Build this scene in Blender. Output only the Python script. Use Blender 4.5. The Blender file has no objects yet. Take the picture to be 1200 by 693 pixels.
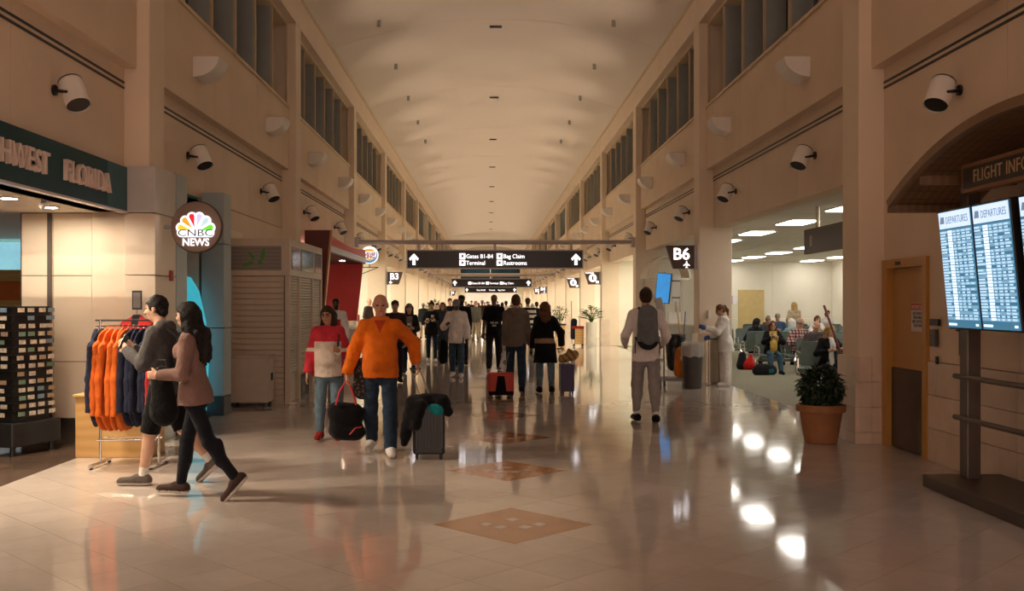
import bpy, math, random
import numpy as np
from mathutils import Vector, Matrix, Euler
random.seed(7)
rng = np.random.default_rng(7)
sc = bpy.context.scene
C = sc.collection

# ---------------------------------------------------------------- camera
F, CX, CY, H_CAM, X_CAM = 1167.0, 573.0, 355.0, 1.68, -0.18
cam_d = bpy.data.cameras.new('camera')
cam_d.sensor_width = 36.0
cam_d.lens = F * 36.0 / 1200.0
cam_d.shift_x = (600 - CX) / 1200.0
cam_d.shift_y = (CY - 346.5) / 1200.0
cam_d.clip_end = 400
cam = bpy.data.objects.new('camera', cam_d)
C.objects.link(cam)
cam.location = (X_CAM, 0, H_CAM)
cam.rotation_euler = (math.pi / 2, 0, 0)
sc.camera = cam

# ---------------------------------------------------------------- world and exposure
w = bpy.data.worlds.new('warm_fill_world')  # added warm fill, enters through the open hall end behind the camera
sc.world = w
w.use_nodes = True
wb = w.node_tree.nodes['Background']
wb.inputs[0].default_value = (0.80, 0.57, 0.46, 1)
wb.inputs[1].default_value = 0.95
sc.view_settings.view_transform = 'Standard'
sc.view_settings.look = 'None'
sc.view_settings.gamma = 1.0
sc.view_settings.use_curve_mapping = False
sc.view_settings.exposure = 1.28
WARM = (1.0, 0.93, 0.76)
CREAM = (1.0, 0.88, 0.68)
E_BAY = 5.5        # ceiling lights in the side bays
E_LOUNGE = 5.8
E_SHOP = 10.0
E_UP = 66.0         # watts of the fill spot added in each unlit sconce, aimed at the vault


def P(x, y, d):
    """photo pixel + distance down the hall -> point in metres"""
    return Vector(((x - CX) / F * d + X_CAM, d, H_CAM - (y - CY) / F * d))


def G(x, y, z=0.0):
    d = (H_CAM - z) * F / (y - CY)
    return P(x, y, d)


# ---------------------------------------------------------------- materials
MATS = {}


def mat(name, col=(.5, .5, .5), rough=.6, metal=0.0, var=.08, scale=6.0, bump=0.0, bscale=40.0,
        emit=0.0, ecol=None, alpha=1.0, trans=0.0, spec=.5, ior=1.5, fabric=False):
    if name in MATS:
        return MATS[name]
    m = bpy.data.materials.new(name)
    m.use_nodes = True
    nt = m.node_tree
    b = nt.nodes['Principled BSDF']
    b.inputs['Roughness'].default_value = rough
    b.inputs['Metallic'].default_value = metal
    b.inputs['IOR'].default_value = ior
    b.inputs['Specular IOR Level'].default_value = spec
    b.inputs['Alpha'].default_value = alpha
    b.inputs['Transmission Weight'].default_value = trans
    c4 = (*col, 1)
    tc = nt.nodes.new('ShaderNodeTexCoord')
    if var > 0:
        nz = nt.nodes.new('ShaderNodeTexNoise')
        nz.inputs['Scale'].default_value = scale
        nz.inputs['Detail'].default_value = 4
        nt.links.new(tc.outputs['Object'], nz.inputs['Vector'])
        rp = nt.nodes.new('ShaderNodeValToRGB')
        rp.color_ramp.elements[0].position = .3
        rp.color_ramp.elements[1].position = .7
        rp.color_ramp.elements[0].color = (*[max(0, c * (1 - var)) for c in col], 1)
        rp.color_ramp.elements[1].color = (*[min(1, c * (1 + var)) for c in col], 1)
        nt.links.new(nz.outputs['Fac'], rp.inputs['Fac'])
        nt.links.new(rp.outputs['Color'], b.inputs['Base Color'])
    else:
        b.inputs['Base Color'].default_value = c4
    if bump > 0:
        n2 = nt.nodes.new('ShaderNodeTexNoise')
        n2.inputs['Scale'].default_value = bscale
        n2.inputs['Detail'].default_value = 3
        nt.links.new(tc.outputs['Object'], n2.inputs['Vector'])
        bp = nt.nodes.new('ShaderNodeBump')
        bp.inputs['Strength'].default_value = bump
        bp.inputs['Distance'].default_value = .02
        nt.links.new(n2.outputs['Fac'], bp.inputs['Height'])
        nt.links.new(bp.outputs['Normal'], b.inputs['Normal'])
    if emit > 0:
        b.inputs['Emission Color'].default_value = (*(ecol or col), 1)
        b.inputs['Emission Strength'].default_value = emit
    if fabric:
        b.inputs['Sheen Weight'].default_value = .06
        b.inputs['Sheen Roughness'].default_value = .6
    MATS[name] = m
    return m


def cloth(name, col, var=.12, bump=.6, bscale=26):
    return mat('cloth_' + name, col, .88, var=var, scale=9, bump=bump, bscale=bscale, spec=.08, fabric=True)


def wave_mat(name, c0, c1, scale, rough, direction='X', dist=1.5, bump=.1, metal=0.0):
    """planks, brushed metal, wood grain"""
    if name in MATS:
        return MATS[name]
    m = mat(name, c0, rough, metal, var=0)
    nt = m.node_tree
    b = nt.nodes['Principled BSDF']
    tc = nt.nodes['Texture Coordinate']
    wv = nt.nodes.new('ShaderNodeTexWave')
    wv.bands_direction = direction
    wv.inputs['Scale'].default_value = scale
    wv.inputs['Distortion'].default_value = dist
    wv.inputs['Detail'].default_value = 3
    nt.links.new(tc.outputs['Object'], wv.inputs['Vector'])
    rp = nt.nodes.new('ShaderNodeValToRGB')
    rp.color_ramp.elements[0].color = (*c0, 1)
    rp.color_ramp.elements[1].color = (*c1, 1)
    nt.links.new(wv.outputs['Fac'], rp.inputs['Fac'])
    nt.links.new(rp.outputs['Color'], b.inputs['Base Color'])
    if bump > 0:
        bp = nt.nodes.new('ShaderNodeBump')
        bp.inputs['Strength'].default_value = bump
        bp.inputs['Distance'].default_value = .01
        nt.links.new(wv.outputs['Fac'], bp.inputs['Height'])
        nt.links.new(bp.outputs['Normal'], b.inputs['Normal'])
    return m


def tile_mat(name, col, rough, var=.07, spec=.5, mottle=.10):
    """polished stone: every tile a slightly different shade, faint clouding, gloss that varies a little"""
    m = mat(name, col, rough, var=0, spec=spec)
    nt = m.node_tree
    b = nt.nodes['Principled BSDF']
    tc = nt.nodes['Texture Coordinate']
    oi = nt.nodes.new('ShaderNodeObjectInfo')
    ge = nt.nodes.new('ShaderNodeNewGeometry')
    ad = nt.nodes.new('ShaderNodeMath'); ad.operation = 'ADD'
    fr = nt.nodes.new('ShaderNodeMath'); fr.operation = 'FRACT'
    nt.links.new(oi.outputs['Random'], ad.inputs[0])
    nt.links.new(ge.outputs['Random Per Island'], ad.inputs[1])
    nt.links.new(ad.outputs[0], fr.inputs[0])
    nz = nt.nodes.new('ShaderNodeTexNoise')
    nz.inputs['Scale'].default_value = 3.2
    nz.inputs['Detail'].default_value = 8
    nz.inputs['Roughness'].default_value = .65
    nt.links.new(ge.outputs['Position'], nz.inputs['Vector'])
    v1 = nt.nodes.new('ShaderNodeMapRange')
    v1.inputs['To Min'].default_value = 1 - var
    v1.inputs['To Max'].default_value = 1 + var
    nt.links.new(fr.outputs[0], v1.inputs['Value'])
    v2 = nt.nodes.new('ShaderNodeMapRange')
    v2.inputs['From Min'].default_value = .3
    v2.inputs['From Max'].default_value = .7
    v2.inputs['To Min'].default_value = 1 - mottle
    v2.inputs['To Max'].default_value = 1 + mottle
    nt.links.new(nz.outputs['Fac'], v2.inputs['Value'])
    mu = nt.nodes.new('ShaderNodeMath'); mu.operation = 'MULTIPLY'
    nt.links.new(v1.outputs[0], mu.inputs[0])
    nt.links.new(v2.outputs[0], mu.inputs[1])
    vm = nt.nodes.new('ShaderNodeVectorMath'); vm.operation = 'SCALE'
    vm.inputs[0].default_value = col
    nt.links.new(mu.outputs[0], vm.inputs['Scale'])
    nt.links.new(vm.outputs[0], b.inputs['Base Color'])
    v3 = nt.nodes.new('ShaderNodeMapRange')
    v3.inputs['From Min'].default_value = .3
    v3.inputs['From Max'].default_value = .7
    v3.inputs['To Min'].default_value = rough * .75
    v3.inputs['To Max'].default_value = rough * 1.35
    nt.links.new(nz.outputs['Fac'], v3.inputs['Value'])
    nt.links.new(v3.outputs[0], b.inputs['Roughness'])
    return m


WALL = mat('painted_plaster', (.77, .60, .445), .62, var=.05, scale=1.2, bump=.08, bscale=120)
WALL_LO = mat('painted_plaster_cool', (.76, .60, .455), .62, var=.05, scale=1.5, bump=.08, bscale=120)
PILLAR = mat('pillar_plaster', (.80, .655, .50), .6, var=.04, scale=1.0, bump=.06, bscale=120)
BEAM = mat('beam_plaster', (.80, .65, .50), .6, var=.04, scale=1.0)
CEIL = mat('ceiling_white', (.80, .69, .57), .75, var=.03, scale=.6)
WAINS = tile_mat('wainscot_stone', (.70, .55, .43), .35, var=.06)
FLOOR = tile_mat('polished_tile', (.50, .43, .38), .066, var=.045, mottle=.06, spec=.42)
TERRA = tile_mat('terracotta_tile', (.38, .17, .075), .12, var=.04)
GROUT = mat('grout', (.42, .36, .31), .5, var=.05)
DARKTILE = tile_mat('dark_shop_tile', (.095, .062, .045), .2, var=.2)
CARPET = mat('carpet_greygreen', (.27, .25, .175), .95, var=.2, scale=25, bump=.5, bscale=300)
BLACK = mat('black_paint', (.012, .011, .012), .45, var=.1)
BLACKP = mat('black_plastic', (.02, .02, .022), .35, var=.1)
GREYM = mat('grey_metal', (.42, .40, .39), .35, .8, var=.05)
STEEL = wave_mat('brushed_steel', (.45, .43, .40), (.58, .56, .52), 60, .28, 'X', .3, .03, 1.0)
CHROME = mat('chrome', (.8, .79, .77), .12, 1.0, var=0)
WHITEM = mat('white_enamel', (.80, .76, .70), .45, var=.03)
FINM = mat('window_fin', (.36, .39, .38), .5, .3, var=.06)
GLASSN = mat('night_glass', (.006, .014, .017), .06, var=0, spec=.6)
MULL = mat('mullion_tan', (.55, .42, .27), .5, var=.04)
BROWN = mat('sign_brown', (.085, .040, .022), .4, var=.06)
SIGNBLK = mat('sign_black', (.008, .007, .007), .3, var=0)
LITWHITE = mat('lit_white', (.95, .93, .95), .5, var=0, emit=.9, ecol=(1.0, .97, 1.0))
LITSOFT = mat('lit_white_soft', (.9, .88, .85), .5, var=0, emit=1.0, ecol=(1.0, .96, .92))
BAYLIGHT = mat('bay_light', (1, 1, 1), .5, var=0, emit=E_BAY, ecol=WARM)
LNGLIGHT = mat('troffer_light', (1, 1, 1), .5, var=0, emit=E_LOUNGE, ecol=(1.0, .94, .85))
SHOPLIGHT = mat('shop_light', (1, 1, 1), .5, var=0, emit=E_SHOP, ecol=(1.0, .86, .66))
WOODL = wave_mat('light_wood', (.62, .36, .12), (.70, .43, .17), 3, .45, 'Z', 2.5, .03)
WOODD = wave_mat('dark_slat_wood', (.16, .085, .04), (.21, .115, .055), 4, .5, 'X', 2.5, .05)
LEAF = mat('leaf_green', (.045, .11, .022), .42, var=.35, scale=14)
LEAFD = mat('leaf_dark', (.012, .030, .012), .45, var=.35, scale=14)


# ---------------------------------------------------------------- object helpers
def link(o, parent=None):
    C.objects.link(o)
    if parent is not None:
        o.parent = parent
    return o


def empty(name, loc=(0, 0, 0), rz=0.0, label=None, cat=None, group=None, kind=None, parent=None):
    o = bpy.data.objects.new(name, None)
    o.empty_display_size = .1
    link(o, parent)
    o.location = loc
    o.rotation_euler = (0, 0, rz)
    return tag(o, label, cat, group, kind)


def tag(o, label=None, cat=None, group=None, kind=None):
    if label: o['label'] = label
    if cat: o['category'] = cat
    if group: o['group'] = group
    if kind: o['kind'] = kind
    return o


class MB:
    """collects simple solids into one mesh"""

    def __init__(s):
        s.v, s.f, s.m = [], [], []
        s.mi = 0

    def add(s, vs, fs):
        n = len(s.v)
        s.v += [tuple(v) for v in vs]
        s.f += [tuple(i + n for i in f) for f in fs]
        s.m += [s.mi] * len(fs)
        return s

    def box(s, x0, x1, y0, y1, z0, z1, T=None):
        x0, x1 = min(x0, x1), max(x0, x1)
        vs = [Vector(p) for p in ((x0, y0, z0), (x1, y0, z0), (x1, y1, z0), (x0, y1, z0), (x0, y0, z1), (x1, y0, z1), (x1, y1, z1), (x0, y1, z1))]
        if T is not None: vs = [T @ v for v in vs]
        return s.add(vs, [(0, 3, 2, 1), (4, 5, 6, 7), (0, 1, 5, 4), (1, 2, 6, 5), (2, 3, 7, 6), (3, 0, 4, 7)])

    def rbox(s, x0, x1, y0, y1, z0, z1, r, n=3, T=None):
        """box with rounded vertical edges (profile in XY)"""
        pts = []
        for cx, cy, a0 in ((x1 - r, y1 - r, 0), (x0 + r, y1 - r, 90), (x0 + r, y0 + r, 180), (x1 - r, y0 + r, 270)):
            for i in range(n + 1):
                a = math.radians(a0 + 90 * i / n)
                pts.append((cx + r * math.cos(a), cy + r * math.sin(a)))
        return s.prism(pts, z0, z1, T)

    def prism(s, pts, z0, z1, T=None):
        n = len(pts)
        vs = [Vector((p[0], p[1], z0)) for p in pts] + [Vector((p[0], p[1], z1)) for p in pts]
        if T is not None: vs = [T @ v for v in vs]
        fs = [tuple(range(n - 1, -1, -1)), tuple(range(n, 2 * n))]
        fs += [(i, (i + 1) % n, n + (i + 1) % n, n + i) for i in range(n)]
        return s.add(vs, fs)

    def cyl(s, p0, p1, r0, r1=None, n=12, caps=True):
        r1 = r0 if r1 is None else r1
        p0, p1 = Vector(p0), Vector(p1)
        ax = (p1 - p0).normalized()
        u = ax.orthogonal().normalized()
        w_ = ax.cross(u)
        vs = []
        for p, r in ((p0, r0), (p1, r1)):
            for i in range(n):
                a = 2 * math.pi * i / n
                vs.append(p + (u * math.cos(a) + w_ * math.sin(a)) * r)
        fs = [(i, (i + 1) % n, n + (i + 1) % n, n + i) for i in range(n)]
        if caps: fs += [tuple(range(n - 1, -1, -1)), tuple(range(n, 2 * n))]
        return s.add(vs, fs)

    def tube(s, pts, r, n=8):
        pts = [Vector(p) for p in pts]
        vs = []
        u = None
        for i, p in enumerate(pts):
            t = (pts[min(i + 1, len(pts) - 1)] - pts[max(i - 1, 0)]).normalized()
            if u is None: u = t.orthogonal().normalized()
            u = (u - t * u.dot(t))
            u = u.normalized() if u.length > 1e-6 else t.orthogonal().normalized()
            w_ = t.cross(u)
            rr = r[i] if isinstance(r, (list, tuple)) else r
            for k in range(n):
                a = 2 * math.pi * k / n
                vs.append(p + (u * math.cos(a) + w_ * math.sin(a)) * rr)
        fs = []
        for i in range(len(pts) - 1):
            for k in range(n):
                fs.append((i * n + k, i * n + (k + 1) % n, (i + 1) * n + (k + 1) % n, (i + 1) * n + k))
        L = (len(pts) - 1) * n
        fs += [tuple(range(n - 1, -1, -1)), tuple(range(L, L + n))]
        return s.add(vs, fs)

    def lathe(s, prof, n=20, c=(0, 0, 0), T=None):
        c = Vector(c)
        vs = []
        for r, z in prof:
            for k in range(n):
                a = 2 * math.pi * k / n
                v = Vector((r * math.cos(a), r * math.sin(a), z))
                vs.append((T @ v if T is not None else v) + c)
        fs = []
        for i in range(len(prof) - 1):
            for k in range(n):
                fs.append((i * n + k, i * n + (k + 1) % n, (i + 1) * n + (k + 1) % n, (i + 1) * n + k))
        if prof[0][0] > 1e-4: fs.append(tuple(range(n - 1, -1, -1)))
        if prof[-1][0] > 1e-4: fs.append(tuple(range((len(prof) - 1) * n, len(prof) * n)))
        return s.add(vs, fs)

    def ball(s, c, r, n=10, T=None):
        rx, ry, rz = r if isinstance(r, (tuple, list)) else (r, r, r)
        prof = [(max(math.sin(math.pi * i / n), 1e-5), -math.cos(math.pi * i / n)) for i in range(n + 1)]
        S = Matrix.Diagonal((rx, ry, rz, 1))
        return s.lathe(prof, max(8, n), c, (T @ S) if T is not None else S)

    def build(s, name, m, parent=None, smooth=False, bevel=0.0, loc=None):
        me = bpy.data.meshes.new(name)
        me.from_pydata(s.v, [], s.f)
        ms = m if isinstance(m, (list, tuple)) else [m]
        for q in ms: me.materials.append(q)
        if len(ms) > 1: me.polygons.foreach_set('material_index', s.m)
        if smooth:
            me.polygons.foreach_set('use_smooth', [True] * len(me.polygons))
            try:
                me.set_sharp_from_angle(angle=math.radians(40))
            except Exception:
                pass
        me.update()
        o = bpy.data.objects.new(name, me)
        link(o, parent)
        if loc is not None: o.location = loc
        if bevel > 0:
            bv = o.modifiers.new('bevel', 'BEVEL')
            bv.width = bevel; bv.segments = 2; bv.limit_method = 'ANGLE'
        return o


def copy_tree(o, parent=None):
    c = o.copy()
    link(c, None)
    c.parent = parent
    for ch in list(o.children):
        copy_tree(ch, c)
    return c


def ob(mesh_src, name, parent=None, loc=(0, 0, 0), rot=(0, 0, 0)):
    o = bpy.data.objects.new(name, mesh_src)
    link(o, parent)
    o.location = loc
    o.rotation_euler = rot
    return o


FACE_CAM = Matrix(((1, 0, 0), (0, 0, -1), (0, 1, 0)))         # reads from the camera side
FACE_RIGHTWALL = Matrix(((0, 0, -1), (-1, 0, 0), (0, 1, 0)))  # on the right wall, faces -X
FACE_LEFTWALL = Matrix(((0, 0, 1), (1, 0, 0), (0, 1, 0)))     # on the left wall, faces +X


def text(name, body, size, m, parent, loc, face=FACE_CAM, extrude=.004, align='LEFT', sx=1.0, bold=0.0, space=1.0, line=1.0):
    cu = bpy.data.curves.new(name, 'FONT')
    cu.body = body
    cu.size = size
    cu.extrude = extrude
    cu.offset = bold
    cu.align_x = align
    cu.space_character = space
    cu.space_line = line
    cu.resolution_u = 3
    tmp = bpy.data.objects.new('tmp_text', cu)
    C.objects.link(tmp)
    dg = bpy.context.evaluated_depsgraph_get()
    me = bpy.data.meshes.new_from_object(tmp.evaluated_get(dg))
    bpy.data.objects.remove(tmp)
    bpy.data.curves.remove(cu)
    me.name = name
    me.transform(Matrix.Diagonal((sx, 1, 1, 1)))
    me.transform(face.to_4x4())
    me.materials.clear()
    me.materials.append(m)
    o = bpy.data.objects.new(name, me)
    link(o, parent)
    o.location = loc
    return o

# ================================================================ THE SETTING
XP, XU, XL, XB = 4.22, 4.37, 4.52, 4.86      # pillar face, upper wall, lower wall, back of the wall
Z_LINT, Z_LEDGE, Z_SILL, Z_HEAD, Z_TOP = 3.25, 4.47, 5.80, 7.55, 8.22
BAY, PD, K0, K1 = 9.0, .55, -2, 12
PN = lambda k: 11.85 + BAY * k
Y0, Y1 = PN(K0), PN(K1 + 1) + PD

# ---- floor: grout bed, diagonal polished tiles, terracotta medallions
floor = empty('floor', kind='structure')
MB().box(-4.66, 4.74, Y0, 150, -.12, -.003).build('grout_bed', GROUT, floor)
D = .61
MED0 = 7.54
MEDS = [MED0 + 4 * D * n for n in range(-1, 9)]
half = D / 2 - .0022


def tile_poly(x, y, h=half):
    return [(x + h, y), (x, y + h), (x - h, y), (x, y - h)]


def clip_poly(p, x0, x1):
    for sgn, lim in ((1, x1), (-1, -x0)):
        q = []
        for i in range(len(p)):
            a, b = p[i], p[(i + 1) % len(p)]
            ina, inb = sgn * a[0] <= lim, sgn * b[0] <= lim
            if ina: q.append(a)
            if ina != inb:
                t = (lim / sgn - a[0]) / (b[0] - a[0])
                q.append((a[0] + t * (b[0] - a[0]), a[1] + t * (b[1] - a[1])))
        p = q
        if len(p) < 3: return None
    return p


one = MB().prism(tile_poly(0, 0), -.010, 0).build('tile', FLOOR, floor)
one.name = 'tile_master'
tile_mesh = one.data
first = True
stuff = MB()
n_ind = 0
for b in range(-60, 250):
    y = MED0 + b * D / 2
    if y < Y0 + .4 or y > 78: continue
    for a in range(-18, 19):
        if (a + b) % 2 == 0: continue
        x = a * D / 2
        med = any(abs(x) + abs(y - m) < D * .9 for m in MEDS)
        if med: continue
        p = clip_poly(tile_poly(x, y), -4.64, 4.72)
        if p is None: continue
        whole = len(p) == 4 and abs(x) < 4.3
        vis = 5.55 < y < 12.2 and abs((x - X_CAM) * F / y) < 640
        if whole and vis and n_ind < 296:
            n_ind += 1
            if first:
                one.location = (x, y, 0); one.name = 'tile'; first = False
            else:
                ob(tile_mesh, 'tile', floor, (x, y, 0))
        else:
            stuff.prism(p, -.010, 0)
so = stuff.build('tiles_beyond', FLOOR, floor)
so['kind'] = 'stuff'
MB().box(-4.64, 4.72, 78, 150, -.010, 0).build('floor_far', FLOOR, floor)
for i, m in enumerate(MEDS):
    md = MB().prism(tile_poly(0, m, D - .002), -.010, 0).build('medallion', TERRA, floor)
    if i < 5:
        for (dx, dy) in ((-.20, 0), (.20, 0), (0, .17), (-.09, -.09), (.09, -.09)):
            MB().prism([(dx + .062, m + dy + .01), (dx, m + dy + .062), (dx - .062, m + dy), (dx, m + dy - .06)], -.006, .0012).build('inlay', FLOOR, md)

# ---- ceiling: shallow barrel vault
def vault_pts(n=28, rise=.80, hw=4.26, z=Z_TOP):
    R = (hw * hw + rise * rise) / (2 * rise)
    a0 = math.asin(hw / R)
    return [(R * math.sin(-a0 + 2 * a0 * i / n), z + rise - R + R * math.cos(-a0 + 2 * a0 * i / n)) for i in range(n + 1)]


cm = wave_mat('ceiling_ribs', (.775, .685, .595), (.81, .72, .63), 2.2, .7, 'Y', .15, .05)
ceiling = empty('ceiling', kind='structure')
vp = vault_pts()
nseg = 17
for q in range(nseg):
    ya, yb = Y0 + (Y1 - Y0) * q / nseg + .006, Y0 + (Y1 - Y0) * (q + 1) / nseg - .006
    mb = MB()
    vs = [(x, ya, z) for x, z in vp] + [(x, yb, z) for x, z in vp] + [(x, ya, z + .15) for x, z in vp] + [(x, yb, z + .15) for x, z in vp]
    n = len(vp)
    fs = []
    for i in range(n - 1):
        fs += [(i, i + 1, n + i + 1, n + i), (2 * n + i, 3 * n + i, 3 * n + i + 1, 2 * n + i + 1)]
        fs += [(i, 2 * n + i, 2 * n + i + 1, i + 1), (n + i, n + i + 1, 3 * n + i + 1, 3 * n + i)]
    mb.add(vs, fs).build('vault_panel', cm, ceiling, smooth=True)
MB().box(-4.6, 4.6, Y0, Y1, 9.3, 9.45).build('roof_slab', BLACK, ceiling)
for k in range(1, 10):
    MB().box(-.16, .16, 17.3 + 9.1 * k - .05, 17.3 + 9.1 * k + .05, 8.975, 9.03).build('slot_vent', BLACKP, ceiling)
for s in (-1, 1):
    for k in range(7):
        x = 2.9 * s
        MB().cyl((x, 15.6 + 4.5 * k, 8.50), (x, 15.6 + 4.5 * k, 8.70), .05, .05, 8).build('sprinkler', GREYM, ceiling)

# ---- the two long walls
walls = {1: empty('wall_right', kind='structure'), -1: empty('wall_left', kind='structure')}
TRIMW = mat('trim_cream', (.72, .56, .36), .5, var=.03)
wn = 0


def sbox(s, xa, xb, ya, yb, za, zb, name, m, parent, bevel=0.0):
    return MB().box(s * xa, s * xb, ya, yb, za, zb).build(name, m, parent, bevel=bevel)


for s in (1, -1):
    W = walls[s]
    sbox(s, XP, XB + .2, Y0, Y1, Z_HEAD, Z_TOP + .12, 'top_beam', BEAM, W)
    sbox(s, XP - .03, XP + .02, Y0, Y1, Z_TOP - .06, Z_TOP, 'cornice', TRIMW, W)
    for k in range(K0, K1 + 2):
        n0, n1 = PN(k), PN(k) + PD
        sbox(s, XP, XB + .05, n0, n1, 0, Z_HEAD, 'pillar', PILLAR, W, .012)
        if s == 1 and k >= 0:
            rows = [.0, .14, .44, .74, 1.04]
            if k == 0:
                for r0, r1 in zip(rows[:-1], rows[1:]):
                    for c in range(2):
                        ya, yb = n0 - .03 + c * .305, n0 - .03 + (c + 1) * .305
                        sbox(s, XP - .05, XP - .002, ya + .002, yb - .002, r0 + .002, r1 - .002, 'wainscot_tile', WAINS, W)
                    for c in range(2):
                        sbox(s, XP - .002 + c * .15, XP - .002 + c * .15 + .147, n0 - .032, n0 - .002, r0 + .002, r1 - .002, 'wainscot_tile', WAINS, W)
            else:
                sbox(s, XP - .03, XL + .01, n0 - .03, n1 + .03, 0, 1.04, 'wainscot', WAINS, W)
    for k in range(K0, K1 + 1):
        a, b = PN(k) + PD, PN(k + 1)
        det = k <= 4
        # upper wall, three panels a bay
        npan = 3 if det else 1
        for c in range(npan):
            ya, yb = a + (b - a) * c / npan, a + (b - a) * (c + 1) / npan
            sbox(s, XU, XB, ya + (.004 if c else 0), yb - .004, Z_LEDGE, Z_SILL - .05, 'upper_panel', WALL, W)
            if not (s == -1 and k == -1):
                sbox(s, XL, XB - .02, ya + (.004 if c else 0), yb - .004, Z_LINT, Z_LEDGE + .02, 'lower_panel', WALL_LO, W)
            else:
                sbox(s, XL, XB - .02, ya + (.004 if c else 0), yb - .004, 2.76, Z_LEDGE + .02, 'lower_panel', WALL_LO, W)
        for zz in (4.285, 4.22):
            sbox(s, XL - .012, XL + .01, a + .02, b - .02, zz, zz + .024, 'air_slot', BLACK, W)
        # clerestory window
        wn += 1
        win = empty('window_%d' % wn, (0, 0, 0), kind='structure')
        sbox(s, XU - .03, XB, a, b, Z_SILL - .05, Z_SILL, 'sill', TRIMW, win)
        sbox(s, XU + .02, XB, a, b, Z_HEAD - .07, Z_HEAD, 'head_frame', TRIMW, win)
        pw = (b - a) / 6
        for c in range(6):
            if det:
                sbox(s, XB - .09, XB - .075, a + pw * c + .03, a + pw * (c + 1) - .03, Z_SILL, Z_HEAD - .07, 'pane', GLASSN, win)
        if not det:
            sbox(s, XB - .09, XB - .075, a, b, Z_SILL, Z_HEAD - .07, 'pane', GLASSN, win)
        for c in range(0, 7):
            y = a + pw * c
            y = min(max(y, a + .03), b - .03)
            if 0 < c < 6:
                f = sbox(s, XU + .07, XB - .07, y - .022, y + .022, Z_SILL, Z_HEAD - .07, 'fin', FINM, win)
            if det:
                sbox(s, XU + .03, XU + .07, y - .03, y + .03, Z_SILL, Z_HEAD - .07, 'mullion', MULL, win)
        sbox(s, XB - .04, XB + .1, a, b, Z_SILL, Z_HEAD, 'night_backing', BLACK, win)

# ---- generic side bays beyond the shops: alcoves with lit ceilings
ALC = 6.9
BAYCEIL = mat('bay_ceiling', (.82, .78, .69), .8, var=.03)
BAYWALL = mat('bay_wall_cream', (.80, .745, .63), .6, var=.04, scale=1.0)
BAYWALL2 = mat('bay_wall_cream_low', (.77, .71, .59), .5, var=.04, scale=1.0)
n_al = {1: 0, -1: 0}
for s in (1, -1):
    W = walls[s]
    for k in range(1, K1 + 1):
        if (s == 1 and k < 2): continue
        a, b = PN(k) + PD, PN(k + 1)
        sbox(s, XB - .02, ALC + .15, a - PD + .05, b + PD - .05, 3.30, 3.42, 'bay_ceiling', BAYCEIL, W)
        sbox(s, ALC, ALC + .12, a - .3, b + .3, 0, 3.30, 'bay_back_wall', BAYWALL, W)
        # cross wall at the far end, seen from the hall, in panels with a wainscot joint
        for (xa, xb) in ((XB, XB + .98), (XB + .99, ALC)):
            sbox(s, xa, xb, b + .06, b + .2, 1.05, 3.30, 'cross_wall_panel', BAYWALL, W)
            sbox(s, xa, xb, b + .05, b + .2, 0, 1.04, 'cross_wall_panel', BAYWALL2, W)
        sbox(s, XL + .01, ALC + .1, a - PD, b + PD, -.06, -.002, 'bay_floor', FLOOR, W)
        MB().box(s * 5.3, s * 6.5, a + 1.6, b - 1.6, 3.27, 3.30).build('bay_light_panel', BAYLIGHT, W)
if True:
    # near face of the alcove block behind the gate desk
    sbox(1, XB, ALC + .15, PN(2) + .1, PN(2) + .3, 0, 3.33, 'gate_back_wall', BAYWALL, walls[1])
# closed lower walls: behind the camera on both sides, the flight-screen bay, the kiosk bay
sbox(1, XL, XB, PN(-2) + PD, PN(-1), 0, Z_LINT, 'lower_wall', WALL_LO, walls[1])
sbox(-1, XL, XB, PN(-2) + PD, PN(-1), 0, Z_LINT, 'lower_wall', WALL_LO, walls[-1])
for c in range(4):
    ya = PN(-1) + PD + (10.62 - PN(-1) - PD) * c / 4
    yb = PN(-1) + PD + (10.62 - PN(-1) - PD) * (c + 1) / 4
    sbox(1, XL, XB, ya + .004, yb - .002, 1.06, Z_LINT - .006, 'wall_panel', WALL_LO, walls[1])
    for r in range(3):
        sbox(1, XL - .02, XB, ya + .003, yb - .003, r * .352 + .003, r * .352 + .349, 'wainscot_tile', WAINS, walls[1])
sbox(1, XL, XB, 10.62, PN(0), 2.18, Z_LINT, 'door_header', WALL_LO, walls[1])
sbox(1, XL + .15, XB, 10.62, PN(0), 0, 2.18, 'door_backing', BLACK, walls[1])
for c in range(3):
    ya, yb = 14.9 + 5.95 * c / 3, 14.9 + 5.95 * (c + 1) / 3
    sbox(-1, XL, XB, ya + .004, yb - .004, 0, Z_LINT - .012, 'wall_panel', WALL_LO, walls[-1])
# ---- right: the gate lounge
LX, LY = 13.6, 40.0
lounge = empty('wall_back', kind='structure')
seam = [XB, 6.6, 9.55, 11.2, LX]
for xa, xb in zip(seam[:-1], seam[1:]):
    MB().box(xa + .004, xb - .004, LY, LY + .2, 1.05, 3.35).build('wall_panel', BAYWALL, lounge)
    MB().box(xa + .004, xb - .004, LY - .01, LY + .2, 0, 1.04).build('wall_panel', BAYWALL, lounge)
MB().box(LX, LX + .2, PN(0), LY + .2, 0, 3.35).build('side_wall', BAYWALL, lounge)
MB().box(XB, LX, PN(0) + .05, PN(0) + .25, 0, 3.35).build('near_wall', BAYWALL, lounge)
MB().box(4.72, LX + .1, PN(0), LY + .1, -.06, -.001).build('lounge_carpet', CARPET, floor)
LC = mat('lounge_ceiling', (.76, .72, .63), .85, var=.04, scale=3, bump=.1, bscale=60)
lc = empty('ceiling_lounge', kind='structure')
for i in range(3):
    MB().box(XB - .02 + i * 2.92, XB - .02 + (i + 1) * 2.92 - .02, PN(0) + PD, LY + .2, 3.335, 3.45).build('ceiling_panel', LC, lc)
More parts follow.
